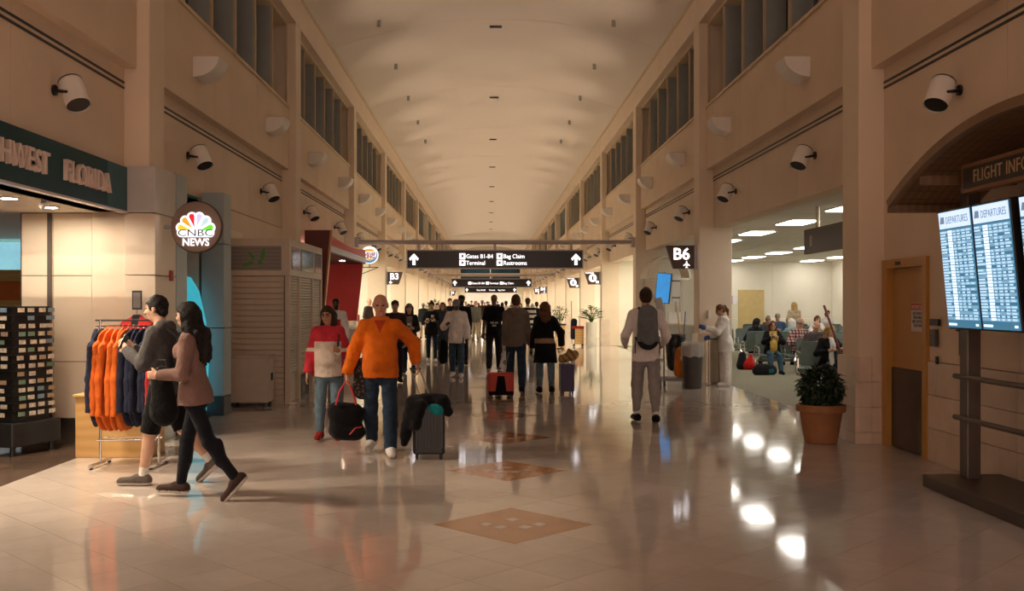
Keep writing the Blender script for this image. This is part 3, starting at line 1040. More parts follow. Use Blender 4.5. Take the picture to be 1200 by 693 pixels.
# ================================================================ ORGANIC SHAPES: smooth-union solids -> one continuous surface
class Blob:
    def __init__(s):
        s.p = []

    def cone(s, a, b, ra, rb=None, k=.03, thin=None, ts=1.0, fa=False, fb=False, sub=False):
        s.p.append(('c', np.array(a, float), np.array(b, float), float(ra), float(ra if rb is None else rb), k,
                    None if thin is None else np.array(thin, float), ts, fa, fb, sub))
        return s

    def ell(s, c, r, R=None, k=.03, sub=False):
        s.p.append(('e', np.array(c, float), np.array(r, float), np.eye(3) if R is None else np.array(R, float), k, sub))
        return s

    def cut(s, pt, n):
        """remove everything on the side n points to"""
        s.p.append(('h', np.array(pt, float), np.array(n, float)))
        return s

    def mesh(s, vox, noise=0.0, nseed=0, nfreq=22.0):
        lo, hi = np.full(3, 1e9), np.full(3, -1e9)
        for q in s.p:
            if q[0] == 'c' and not q[10]:
                r = max(q[3], q[4]) * (1.0)
                lo = np.minimum(lo, np.minimum(q[1], q[2]) - r); hi = np.maximum(hi, np.maximum(q[1], q[2]) + r)
            elif q[0] == 'e' and not q[5]:
                r = np.max(q[2])
                lo = np.minimum(lo, q[1] - r); hi = np.maximum(hi, q[1] + r)
        lo -= 3 * vox + noise; hi += 3 * vox + noise
        n = np.ceil((hi - lo) / vox).astype(int) + 1
        ax = [(lo[i] + vox * np.arange(n[i])).astype(np.float32) for i in range(3)]
        Fd = np.full(tuple(n), .4, np.float32)
        for q in s.p:
            if q[0] == 'h':
                d = (ax[0][:, None, None] - q[1][0]) * q[2][0] + (ax[1][None, :, None] - q[1][1]) * q[2][1] + (ax[2][None, None, :] - q[1][2]) * q[2][2]
                Fd = np.maximum(Fd, d.astype(np.float32))
                continue
            if q[0] == 'c':
                k, r = q[5], max(q[3], q[4])
                bl, bh = np.minimum(q[1], q[2]) - r, np.maximum(q[1], q[2]) + r
                sub = q[10]
            else:
                k, r = q[4], np.max(q[2])
                bl, bh = q[1] - r, q[1] + r
                sub = q[5]
            pad = k * 1.5 + 2.5 * vox
            i0 = np.clip(np.floor((bl - pad - lo) / vox).astype(int), 0, n); i1 = np.clip(np.ceil((bh + pad - lo) / vox).astype(int) + 1, 0, n)
            if np.any(i1 <= i0): continue
            sl = tuple(slice(i0[i], i1[i]) for i in range(3))
            X_, Y_, Z_ = ax[0][sl[0]][:, None, None], ax[1][sl[1]][None, :, None], ax[2][sl[2]][None, None, :]
            if q[0] == 'c':
                a, b = q[1], q[2]
                ba = b - a
                L2 = max(float(ba @ ba), 1e-9)
                px, py, pz = X_ - a[0], Y_ - a[1], Z_ - a[2]
                t = (px * ba[0] + py * ba[1] + pz * ba[2]) / L2
                h = np.clip(t, 0, 1)
                qx, qy, qz = px - h * ba[0], py - h * ba[1], pz - h * ba[2]
                d2 = qx * qx + qy * qy + qz * qz
                if q[6] is not None:
                    u = q[6]
                    c_ = qx * u[0] + qy * u[1] + qz * u[2]
                    d2 = d2 + (q[7] ** 2 - 1) * c_ * c_
                d = np.sqrt(d2) - (q[3] + (q[4] - q[3]) * h)
                L = math.sqrt(L2)
                if q[8]: d = np.maximum(d, -t * L)
                if q[9]: d = np.maximum(d, (t - 1) * L)
            else:
                c, rad, R = q[1], q[2], q[3]
                px, py, pz = X_ - c[0], Y_ - c[1], Z_ - c[2]
                acc = 0
                for i in range(3):
                    acc = acc + ((px * R[0][i] + py * R[1][i] + pz * R[2][i]) / rad[i]) ** 2
                d = (np.sqrt(acc) - 1) * float(np.min(rad))
            d = d.astype(np.float32)
            g = Fd[sl]
            if sub:
                d = -d
                hh = np.maximum(k - np.abs(g - d), 0) / k if k > 0 else 0
                Fd[sl] = np.maximum(g, d) + hh * hh * k * .25
            else:
                hh = np.maximum(k - np.abs(g - d), 0) / k if k > 0 else 0
                Fd[sl] = np.minimum(g, d) - hh * hh * k * .25
        if noise > 0:
            f, ph = nfreq, nseed * 1.7
            X_, Y_, Z_ = ax[0][:, None, None], ax[1][None, :, None], ax[2][None, None, :]
            nz = np.sin(f * X_ + 6 * Z_ + ph) * np.sin(f * 1.1 * Y_ - 5 * Z_ + 2 * ph) + .7 * np.sin(f * 1.3 * Z_ + 9 * X_ - 11 * Y_ + ph) * np.sin(f * .6 * (X_ + Y_) + ph * 3)
            nz = nz + .5 * np.sin(2.3 * f * Z_ + 14 * X_ + ph) * np.sin(1.9 * f * Y_ - 1.4 * f * X_ + ph)
            Fd = Fd + (noise * .6) * nz.astype(np.float32)
        return surface_nets(Fd, lo, vox)


CORN = np.array([(0, 0, 0), (1, 0, 0), (0, 1, 0), (1, 1, 0), (0, 0, 1), (1, 0, 1), (0, 1, 1), (1, 1, 1)])
EDG = [(0, 1), (2, 3), (4, 5), (6, 7), (0, 2), (1, 3), (4, 6), (5, 7), (0, 4), (1, 5), (2, 6), (3, 7)]


def surface_nets(Fd, lo, vox):
    Fd[0], Fd[-1], Fd[:, 0], Fd[:, -1], Fd[:, :, 0], Fd[:, :, -1] = (.1,) * 6
    ins = Fd < 0
    cnt = np.zeros(tuple(np.array(Fd.shape) - 1), np.int8)
    for c in CORN:
        cnt += ins[c[0]:Fd.shape[0] - 1 + c[0], c[1]:Fd.shape[1] - 1 + c[1], c[2]:Fd.shape[2] - 1 + c[2]]
    act = (cnt > 0) & (cnt < 8)
    I = np.argwhere(act)
    idx = np.full(act.shape, -1, np.int32)
    idx[act] = np.arange(len(I))
    val = np.stack([Fd[I[:, 0] + c[0], I[:, 1] + c[1], I[:, 2] + c[2]] for c in CORN], 1)
    pos = np.zeros((len(I), 3)); num = np.zeros(len(I))
    for a, b in EDG:
        va, vb = val[:, a], val[:, b]
        mk = (va < 0) != (vb < 0)
        t = np.where(mk, va / np.where(mk, va - vb, 1), 0)
        pt = CORN[a] + t[:, None] * (CORN[b] - CORN[a])
        pos += pt * mk[:, None]; num += mk
    pos = (I + pos / num[:, None]) * vox + lo
    faces = []
    for d in range(3):
        e1, e2 = (d + 1) % 3, (d + 2) % 3
        s0 = [slice(None)] * 3; s1 = [slice(None)] * 3
        s0[d] = slice(0, -1); s1[d] = slice(1, None)
        a_, b_ = ins[tuple(s0)], ins[tuple(s1)]
        E = np.argwhere(a_ != b_)
        if not len(E): continue
        fl = a_[E[:, 0], E[:, 1], E[:, 2]]
        ok = (E[:, e1] > 0) & (E[:, e2] > 0) & (E[:, e1] < act.shape[e1]) & (E[:, e2] < act.shape[e2])
        E, fl = E[ok], fl[ok]
        q = []
        for (o1, o2) in ((-1, -1), (0, -1), (0, 0), (-1, 0)):
            J = E.copy(); J[:, e1] += o1; J[:, e2] += o2
            q.append(idx[J[:, 0], J[:, 1], J[:, 2]])
        q = np.stack(q, 1)
        q[~fl] = q[~fl][:, ::-1]
        faces.append(q)
    f = np.concatenate(faces)
    f = f[(f >= 0).all(1)]
    return pos.astype(np.float32), f.astype(np.int32)


def mesh_from(name, v, f, mats, midx=None):
    me = bpy.data.meshes.new(name)
    me.vertices.add(len(v)); me.vertices.foreach_set('co', np.ascontiguousarray(v, np.float32).ravel())
    me.loops.add(f.size); me.loops.foreach_set('vertex_index', np.ascontiguousarray(f, np.int32).ravel())
    me.polygons.add(len(f)); me.polygons.foreach_set('loop_start', np.arange(0, f.size, 4, dtype=np.int32))
    for m in mats: me.materials.append(m)
    if midx is not None: me.polygons.foreach_set('material_index', np.asarray(midx, np.int32))
    me.polygons.foreach_set('use_smooth', np.ones(len(f), bool))
    me.update(calc_edges=True)
    me.validate()
    return me


def blob_obj(name, blob, vox, mats, parent=None, noise=0.0, nseed=0, func=None, nfreq=22.0, loc=None):
    v, f = blob.mesh(vox, noise, nseed, nfreq)
    ms = mats if isinstance(mats, (list, tuple)) else [mats]
    mi = None
    if func is not None: mi = func(v[f].mean(1))
    o = bpy.data.objects.new(name, mesh_from(name, v, f, ms, mi))
    link(o, parent)
    if loc is not None: o.location = loc
    return o


# ================================================================ PEOPLE
def V3(*a): return np.array(a, float)
def unit(v):
    v = np.asarray(v, float); return v / max(np.linalg.norm(v), 1e-9)


SKINS = {'fair': (.60, .36, .25), 'tan': (.47, .25, .15), 'ruddy': (.55, .27, .17), 'brown': (.16, .075, .045), 'dark': (.065, .032, .02), 'pale': (.66, .44, .33)}
def skin(n): return mat('skin_' + n, SKINS[n], .5, var=.06, scale=20, spec=.4)
HAIRS = {'black': (.012, .009, .008), 'dark_brown': (.035, .018, .010), 'brown': (.075, .036, .016), 'auburn': (.12, .045, .02), 'blonde': (.48, .30, .12), 'grey': (.35, .32, .29), 'white': (.7, .67, .62), 'ash': (.30, .20, .11)}
def hair(n): return mat('hair_' + n, HAIRS[n], .6, var=.3, scale=30, bump=.6, bscale=70, spec=.2)


def limb_dir(side, th, ab):
    th, ab = math.radians(th), math.radians(ab)
    return V3(side * math.sin(ab), -math.sin(th) * math.cos(ab), -math.cos(th) * math.cos(ab))


def ik(a, t, l1, l2, pole):
    a, t = np.asarray(a, float), np.asarray(t, float)
    d = t - a
    L = min(np.linalg.norm(d), (l1 + l2) * .995)
    L = max(L, abs(l1 - l2) * 1.02 + 1e-3)
    u = unit(d)
    p = np.asarray(pole, float); p = unit(p - u * (p @ u))
    c = (l1 * l1 + L * L - l2 * l2) / (2 * l1 * L)
    e = a + u * l1 * c + p * l1 * math.sqrt(max(0, 1 - c * c))
    return e, a + u * L


def skeleton(S, pose, fem=False, sh_w=1.0):
    """S = standing height. Person faces -Y, +X is their left."""
    p = dict(lean=2, twist=0, yaw_h=0, pitch_h=4, tilt_h=0, legs=((0, 0, 0), (0, 0, 0)), arms=(dict(), dict()))
    p.update(pose)
    J = {}
    ln = math.radians(p['lean'])
    up = V3(0, -math.sin(ln), math.cos(ln))
    tw = math.radians(p['twist'])
    lat = V3(math.cos(tw), -math.sin(tw), 0)
    fw = unit(np.cross(lat, up)); fw = fw if fw[1] < 0 else -fw
    J['up'], J['lat'], J['fw'] = up, lat, fw
    pel = V3(0, 0, 0)
    J['pel'] = pel
    J['waist'] = pel + up * .095 * S
    J['chest'] = pel + up * .215 * S
    J['neckb'] = pel + up * .305 * S
    hd = unit(up * .96 + V3(0, -.10, 0) + V3(0, 0, .1))
    J['neckt'] = J['neckb'] + hd * .045 * S
    yw, pt, tl = math.radians(p['yaw_h']), math.radians(p['pitch_h']), math.radians(p['tilt_h'])
    hf = V3(math.sin(yw) * math.cos(pt), -math.cos(yw) * math.cos(pt), -math.sin(pt))
    hl = unit(np.cross(V3(0, 0, 1), hf)) * 1.0     # head's left
    hl = unit(hl + V3(0, 0, math.sin(tl)))
    hu = unit(np.cross(hf, hl))
    if hu[2] < 0: hu = -hu
    J['hf'], J['hl'], J['hu'] = hf, hl, hu
    J['head'] = J['neckt'] + hu * .062 * S + hf * .012 * S
    shw = (.083 if fem else .096) * S * sh_w
    for i, sd in ((0, 1), (1, -1)):       # 0 = left, 1 = right
        J['sh', i] = pel + up * .276 * S + lat * sd * shw
        hip = pel + V3(sd * .052 * S, 0, -.01 * S)
        J['hip', i] = hip
        L = p['legs'][i]
        th, kn, ab = L[0], L[1], L[2]
        fp = L[3] if len(L) > 3 else 0
        fyaw = L[4] if len(L) > 4 else 6
        d1 = limb_dir(sd, th, ab)
        J['knee', i] = hip + d1 * .245 * S
        d2 = limb_dir(sd, th - kn, ab * .3)
        J['ank', i] = J['knee', i] + d2 * .235 * S
        fpr, fy = math.radians(fp), math.radians(fyaw) * sd
        J['ff', i] = V3(math.sin(fy) * math.cos(fpr), -math.cos(fy) * math.cos(fpr), -math.sin(fpr))
        fl = unit(np.cross(V3(0, 0, 1), J['ff', i]))
        J['fu', i] = unit(np.cross(J['ff', i], fl)); J['fl', i] = fl
        if J['fu', i][2] < 0: J['fu', i] = -J['fu', i]
        J['heel', i] = J['ank', i] - J['fu', i] * .030 * S - J['ff', i] * .018 * S
        J['toe', i] = J['heel', i] + J['ff', i] * .130 * S
    low = min(min(J['heel', i][2] - J['fu', i][2] * .014 * S, J['toe', i][2] - J['fu', i][2] * .012 * S) for i in (0, 1)) - .002
    if p.get('seat') is not None: low = -p['seat']
    sh = V3(0, 0, -low)
    for k_ in list(J):
        if k_ in ('up', 'lat', 'fw', 'hf', 'hl', 'hu') or (isinstance(k_, tuple) and k_[0] in ('ff', 'fu', 'fl')): continue
        J[k_] = J[k_] + sh
    for i, sd in ((0, 1), (1, -1)):
        A = dict(th=8, ab=8, el=18, inn=0)
        A.update(p['arms'][i])
        l1, l2 = .172 * S, .150 * S
        if 'hand' in A:
            e, wv = ik(J['sh', i], A['hand'], l1, l2, A.get('pole', V3(sd * .4, .6, -.6)))
        else:
            e = J['sh', i] + limb_dir(sd, A['th'] + p['lean'] * .5, A['ab']) * l1
            th2, inn = math.radians(A['th'] + A['el']), math.radians(A['inn'])
            dd = V3(-sd * math.sin(inn) + sd * math.sin(math.radians(A['ab'])) * .5, -math.sin(th2) * math.cos(inn), -math.cos(th2) * math.cos(inn))
            wv = e + unit(dd) * l2
        J['elb', i], J['wri', i] = e, wv
        J['curl', i] = A.get('curl', 30)
        J['hd', i] = unit(A['hdir']) if 'hdir' in A else unit(wv - e)
        pn = A.get('palm', V3(-sd, 0, 0.0) if abs(unit(wv - e)[0]) < .8 else V3(0, 0, -1))
        pn = np.asarray(pn, float); pn = unit(pn - J['hd', i] * (pn @ J['hd', i]))
        J['pn', i] = pn
    return J


def add_hand(B, J, i, S, k=.008):
    sd = 1 if i == 0 else -1
    w0, d, pn = J['wri', i], J['hd', i], J['pn', i]
    ac = np.cross(d, pn)                    # across the palm
    thumb_side = ac if (ac @ V3(0, -1, .2)) > 0 else -ac
    s = S / 1.75
    pc = w0 + d * .048 * s
    B.ell(pc, V3(.016, .042, .050) * s, np.stack([pn, thumb_side, d], 1), k=.02)
    J['palm', i] = pc + pn * .03 * s
    cu = math.radians(J['curl', i])
    for q, (off, ln) in enumerate(((.028, .070), (.010, .080), (-.009, .074), (-.027, .058))):
        b = w0 + d * .088 * s + thumb_side * off * s
        ddir = d
        pt = b
        for j, fr in enumerate((.46, .31, .23)):
            a_ = cu * (.5 + .6 * j)
            ddir = unit(d * math.cos(a_) + pn * math.sin(a_))
            nx = pt + ddir * ln * fr * s
            B.cone(pt, nx, (.0092 - .0010 * j) * s, (.0085 - .0010 * j) * s, k=k)
            pt = nx
    tb = w0 + d * .030 * s + thumb_side * .030 * s
    t1 = tb + unit(d * .75 + thumb_side * .65 + pn * .25) * .040 * s
    t2 = t1 + unit(d * .9 + thumb_side * .15 + pn * (.3 + .5 * math.sin(cu))) * .032 * s
    B.cone(tb, t1, .013 * s, .0105 * s, k=.012); B.cone(t1, t2, .0105 * s, .0085 * s, k=.006)


def add_head(B, J, S, fem=False, lod=0):
    s = S / 1.75
    c, hf, hl, hu = J['head'], J['hf'], J['hl'], J['hu']
    R = np.stack([hl, hf, hu], 1)
    L = lambda x, y, z: c + (hl * x + hf * y + hu * z) * s
    B.cone(J['neckb'] - J['up'] * .03 * s, J['neckt'], (.062 if not fem else .052) * s, (.055 if not fem else .045) * s, k=.03)
    B.ell(L(0, -.012, .030), V3(.077, .096, .088) * s, R, k=.02)
    B.ell(L(0, .016, -.030), V3(.062, .074, .078) * s, R, k=.03)
    B.ell(L(0, .042, -.086), V3(.034, .032, .024) * s, R, k=.03)
    if lod == 0:
        B.cone(L(0, .083, .012), L(0, .106, -.026), .010 * s, .015 * s, k=.012)
        for sx in (-1, 1):
            B.ell(L(.031 * sx, .094, .008), V3(.017, .014, .011) * s, R, k=.008, sub=True)
            B.cone(L(.014 * sx, .086, .026), L(.046 * sx, .074, .026), .010 * s, .009 * s, k=.01)
            B.ell(L(.080 * sx, -.008, -.006), V3(.012, .022, .034) * s, R, k=.006)
            B.ell(L(.038 * sx, .062, -.030), V3(.022, .018, .02) * s, R, k=.02)
        B.ell(L(0, .086, -.058), V3(.026, .014, .010) * s, R, k=.012)


def face_func(J, S, beard=None):
    s = S / 1.75
    c, R = J['head'], np.stack([J['hl'], J['hf'], J['hu']], 1)

    def f(p):
        q = (p - c) @ R / s
        mi = np.zeros(len(p), int)
        x, y, z = np.abs(q[:, 0]), q[:, 1], q[:, 2]
        if beard:
            m = (y > .01) & (z < -.030) & (z > -.13) & (x < .075) & (z < -.030 + (x - .03) * .9 + .015) & (y > -.01)
            mi[m & ~((x < .022) & (np.abs(z + .052) < .008))] = 2
        mi[((x - .031) ** 2 / .0175 ** 2 + (z - .008) ** 2 / .0075 ** 2 < 1) & (y > .05)] = 1
        mi[(np.abs(x - .032) < .021) & (np.abs(z - .031) < .0048) & (y > .05)] = 2
        mi[((x / .026) ** 2 + ((z + .056) / .008) ** 2 < 1) & (y > .06)] = 3
        return mi
    return f


def torso(B, J, S, fem, fat, t=0.0, hem=None, k=.05, top=True, chest=0.0):
    """trunk solids, grown by t; hem = extra length below the hips"""
    up, lat, fw = J['up'], J['lat'], J['fw']
    wz = (1.62 if not fem else 1.5)
    pw, ww, cw = (.088, .079, .090) if not fem else (.098, .072, .084)
    ww *= 1 + .25 * (fat - 1) * 2
    ww, pw, cw = ww * S + t, pw * (1 + .3 * (fat - 1)) * S + t, cw * (1 + .2 * (fat - 1)) * S + t
    B.cone(J['pel'], J['waist'], pw, ww, k=k, thin=fw, ts=wz * (1 - .25 * (fat - 1)), fa=bool(hem))
    B.cone(J['waist'], J['chest'], ww, cw, k=k, thin=fw, ts=wz * (1 - .2 * (fat - 1)))
    if fat > 1.1: B.ell(J['waist'] + fw * .045 * S * fat, V3(.085, .065, .085) * S * (fat ** .5) + t, np.stack([lat, fw, up], 1), k=.06)
    if top:
        c2 = J['neckb'] - up * .055 * S
        B.cone(J['chest'], c2, cw * .97, .062 * S + t, k=k, thin=fw, ts=1.5)
        for i in (0, 1):
            B.cone(J['neckb'] - up * .020 * S, J['sh', i], .034 * S + t * .6, .027 * S + t * .8, k=.05)
    if fem:
        for sd in (-1, 1):
            B.ell(J['chest'] + up * .012 * S + lat * sd * .042 * S + fw * .048 * S, V3(.038, .030, .038) * S + t * .8, None, k=.04)
    if hem:
        B.cone(J['pel'] - up * hem, J['pel'], pw + .010 + hem * .08, pw + .004, k=k, thin=fw, ts=wz * .88, fa=True)


def person(name, label, loc, face, S=1.75, fem=False, fat=1.0, pose=None, vox=.009, lod=0, skin_c='fair', hair_c='brown', hair_s='short',
           top=None, bottom=None, shoes=None, beard=None, extra=None, group=None, cat='person', seed=0, sh_w=1.0, glasses=False, cap=None):
    """top=dict(m,[m2,func],t,sleeve 0..1 (.45 short,1 long),hem,hood,collar,loose)   bottom=dict(m,len 1/.5,t,skirt)   shoes=dict(m,sole,sock)"""
    J = skeleton(S, pose or {}, fem, sh_w)
    g = np.array(loc, float)
    r = empty(name, loc, math.radians(face), label=label, cat=cat, group=group)
    if pose and pose.get('yaw_root'): pass
    sk = skin(skin_c)
    s = S / 1.75
    # ---- body
    B = Blob()
    torso(B, J, S, fem, fat)
    for i in (0, 1):
        B.cone(J['hip', i], J['knee', i], .045 * S, .032 * S, k=.03)
        B.cone(J['knee', i], J['ank', i], .033 * S, .021 * S, k=.02)
        mid = J['knee', i] * .7 + J['ank', i] * .3
        bk = unit(np.cross(J['ank', i] - J['knee', i], V3(1, 0, 0))); bk = bk if bk[1] > 0 else -bk
        B.ell(mid + bk * .009 * S, V3(.026, .027, .065) * S, None, k=.03)
        B.cone(J['heel', i] + J['fu', i] * .006 * S, J['toe', i] - J['ff', i] * .012 * S, .020 * S, .014 * S, k=.02)
        B.cone(J['ank', i], J['heel', i] + J['fu', i] * .008 * S, .020 * S, .018 * S, k=.02)
        B.cone(J['sh', i], J['elb', i], .029 * S, .022 * S, k=.035)
        B.cone(J['elb', i], J['wri', i], .0225 * S, .0155 * S, k=.015)
        if lod == 0: add_hand(B, J, i, S)
        else:
            B.cone(J['wri', i], J['wri', i] + J['hd', i] * .05 * S, .018 * S, .022 * S, k=.015)
            B.cone(J['wri', i] + J['hd', i] * .05 * S, J['wri', i] + unit(J['hd', i] + J['pn', i] * .5) * .09 * S, .020 * S, .012 * S, k=.015)
            J['palm', i] = J['wri', i] + J['hd', i] * .045 * S + J['pn', i] * .02 * S
    add_head(B, J, S, fem, lod)
    mats = [sk, mat('eye_dark', (.03, .02, .018), .25, var=0), hair(beard or hair_c), mat('lip_' + skin_c, tuple(c * f_ for c, f_ in zip(SKINS[skin_c], (.85, .55, .55))), .45, var=0)]
    blob_obj('body', B, vox, mats, r, func=face_func(J, S, beard))
    # ---- bottom
    if bottom:
        t = bottom.get('t', .010)
        B = Blob()
        ln = bottom.get('len', 1.0)
        torso(B, J, S, fem, fat, t=.006, top=False, k=.03)
        B.cut(J['waist'] + J['up'] * bottom.get('rise', .0) * S, J['up'])
        for i in (0, 1):
            B.cone(J['hip', i], J['knee', i], .045 * S + t * .7, .034 * S + t, k=.03, fb=(ln <= .5))
            if ln > .5:
                e = J['knee', i] + (J['ank', i] - J['knee', i]) * (2 * ln - 1)
                rb = (.024 * S + t * bottom.get('flare', 1.2))
                B.cone(J['knee', i], e, .034 * S + t, rb, k=.02, fb=True)
                cf = unit(np.cross(J['ank', i] - J['knee', i], V3(1, 0, 0))); cf = cf if cf[1] > 0 else -cf
                B.ell(J['knee', i] * .7 + J['ank', i] * .3 + cf * .010 * S, V3(.030 * S + t, .028 * S + t, .07 * S), None, k=.03)
        if bottom.get('skirt'):
            B.cone(J['pel'], (J['knee', 0] + J['knee', 1]) / 2 - V3(0, 0, bottom['skirt']), .11 * S, .13 * S, k=.04, thin=J['fw'], ts=1.35, fb=True)
        blob_obj(bottom.get('name', 'trousers'), B, vox * bottom.get('vs', 1.1), bottom['m'], r, noise=bottom.get('fold', .006), nseed=seed, nfreq=26)
    # ---- top
    if top:
        t = top.get('t', .014)
        B = Blob()
        torso(B, J, S, fem, fat, t=t, hem=top.get('hem', .04) * S, k=.05)
        nk = J['neckb'] + J['up'] * (.012 if not top.get('collar') else .03) * S
        B.cone(J['neckb'] - J['up'] * .03 * S, nk, .045 * S + t, .040 * S + t * (.8), k=.02, fb=True)
        for i in (0, 1):
            sl = top.get('sleeve', 1.0)
            lo_ = top.get('loose', 1.0)
            B.cone(J['sh', i], J['elb', i] if sl >= .5 else J['sh', i] + (J['elb', i] - J['sh', i]) * (sl / .5), .029 * S + t, .022 * S + t * lo_, k=.04, fb=(sl < .5))
            if sl > .5:
                e = J['elb', i] + (J['wri', i] - J['elb', i]) * ((sl - .5) / .5)
                B.cone(J['elb', i], e, .022 * S + t * lo_, .0165 * S + t * lo_ * .8, k=.02, fb=True)
        if top.get('hood'):
            bk = -J['fw']
            for a in (-1, -.5, 0, .5, 1):
                p0 = J['neckb'] + J['lat'] * a * .060 * S + bk * (.050 - .03 * a * a) * S + J['up'] * .004 * S
                B.ell(p0, V3(.032, .030, .036) * S, None, k=.03)
        ms = top['m'] if isinstance(top['m'], (list, tuple)) else [top['m']]
        fn = top.get('func')
        blob_obj(top.get('name', 'top'), B, vox * 1.1, ms, r, noise=top.get('fold', .009), nseed=seed + 3, func=(lambda p: fn(p, J, S)) if fn else None, nfreq=top.get('ff', 20))
    # ---- shoes
    if shoes:
        for i in (0, 1):
            B = Blob()
            he, to, fu, ff = J['heel', i], J['toe', i], J['fu', i], J['ff', i]
            B.cone(he + fu * .012 * S, to + fu * .004 * S, .027 * S, .024 * S, k=.02)
            B.cone(he + fu * .012 * S, he + fu * .020 * S + ff * .045 * S, .029 * S, .027 * S, k=.03)
            if shoes.get('ankle', .0) > 0: B.cone(J['ank', i] + fu * .0, J['ank', i] + unit(J['knee', i] - J['ank', i]) * shoes['ankle'] * S, .030 * S, .034 * S if shoes['ankle'] > .06 else .027 * S, k=.03, fb=True)
            else: B.cone(he + fu * .01 * S + ff * .02 * S, J['ank', i] + fu * .002 * S, .027 * S, .025 * S, k=.02, fb=True)
            sp = he - fu * .0125 * S
            B.cut(sp, -fu)
            sole = shoes.get('sole')
            fn = (lambda p, sp=sp, fu=fu: (((p - sp) @ fu) < .013 * S).astype(int)) if sole else None
            so_ = blob_obj('shoe', B, vox * .9, [shoes['m'], sole] if sole else [shoes['m']], r, func=fn)
            if shoes.get('sock'):
                B = Blob().cone(J['ank', i] - fu * .01 * S, J['ank', i] + unit(J['knee', i] - J['ank', i]) * .055 * S, .0235 * S, .0245 * S, k=.01, fb=True)
                blob_obj('sock', B, vox * .9, shoes['sock'], r)
    # ---- hair
    c, hf, hl, hu = J['head'], J['hf'], J['hl'], J['hu']
    R = np.stack([hl, hf, hu], 1)
    L = lambda x, y, z: c + (hl * x + hf * y + hu * z) * s
    if hair_s != 'bald':
        B = Blob()
        B.ell(L(0, -.016, .034), V3(.086, .103, .094) * s, R, k=.01)
        if hair_s in ('long', 'bob', 'verylong'):
            n_ = {'bob': .17, 'long': .30, 'verylong': .46}[hair_s] * s
            bk = -J['fw']
            for a in (-.062, -.03, 0, .03, .062):
                p0 = L(a, -.055, .0)
                p1 = p0 - V3(0, 0, .16 * s) - hf * .02 * s + hl * a * .1
                B.cone(p0, p1, .050 * s, .046 * s, k=.03)
                if n_ > .2:
                    p2 = V3(p1[0], p1[1], p0[2] - n_) + bk * .105 * s
                    q1 = p1 + bk * .07 * s
                    B.cone(q1, p2 + J['lat'] * a * .2 + V3(0, 0, abs(a) * .9 * s), .042 * s, .016 * s, k=.03)
            for sx in (-1, 1):
                B.cone(L(.078 * sx, -.005, .03), L(.083 * sx, .000, -.13), .026 * s, .020 * s, k=.03)
        if hair_s == 'pony':
            B.ell(L(0, -.115, .045), V3(.04, .04, .04) * s, R, k=.02)
            B.cone(L(0, -.125, .04), L(0, -.165, -.06), .035 * s, .035 * s, k=.03)
            B.cone(L(0, -.165, -.06), L(0, -.15, -.16), .035 * s, .014 * s, k=.03)
        if hair_s == 'bun':
            B.ell(L(0, -.05, .125), V3(.042, .042, .04) * s, R, k=.015)
        if hair_s in ('short', 'pony', 'bun'):
            B.ell(L(0, -.055, -.03), V3(.072, .055, .06) * s, R, k=.02)
        if hair_s == 'tall':
            B.ell(L(0, .0, .085), V3(.075, .09, .05) * s, R, k=.03)
            B.ell(L(0, -.055, -.03), V3(.072, .055, .06) * s, R, k=.02)
        if hair_s == 'fringe':   # balding crown with hair round the sides
            B.ell(L(0, -.055, -.02), V3(.078, .06, .06) * s, R, k=.02)
            B.ell(L(0, .02, .10), V3(.085, .11, .06) * s, R, k=.02, sub=True)
        B.ell(L(0, .118, -.030), V3(.105, .088, .088) * s, R, k=.012, sub=True)
        if hair_s in ('short', 'pony', 'bun', 'tall', 'fringe'): B.ell(L(0, .055, -.085), V3(.12, .088, .072) * s, R, k=.012, sub=True)
        blob_obj('hair', B, vox, hair(hair_c), r, noise=.008, nseed=seed, nfreq=38)
    if cap:
        B = Blob().ell(L(0, -.014, .045), V3(.090, .106, .092) * s, R, k=.01)
        B.cut(L(0, 0, .030), -hu)
        if cap.get('brim'):
            B2 = Blob().ell(L(0, .10, .036), V3(.070, .085, .012) * s, R, k=.01)
            blob_obj('hat_brim', B2, vox, cap['m'], r)
        blob_obj('hat', B, vox, cap['m'], r)
    if glasses:
        m = MB()
        for sx in (-1, 1):
            cc = Vector(L(.033 * sx, .102, .006))
            T = Matrix((( hl[0], hu[0], hf[0]), (hl[1], hu[1], hf[1]), (hl[2], hu[2], hf[2]))).to_4x4()
            ring = [cc + Vector(hl) * (.024 * s * math.cos(a)) + Vector(hu) * (.018 * s * math.sin(a)) for a in [2 * math.pi * q / 12 for q in range(13)]]
            m.tube(ring, .0028 * s, 5)
            m.tube([L(.056 * sx, .098, .010), L(.082 * sx, .0, .008)], .0025 * s, 5)
        m.build('glasses', BLACKP, r)
    J['root'] = r
    Rz = Matrix.Rotation(math.radians(face), 4, 'Z')
    J['W'] = lambda p: Vector(loc) + (Rz @ Vector((float(p[0]), float(p[1]), float(p[2]))))
    return J

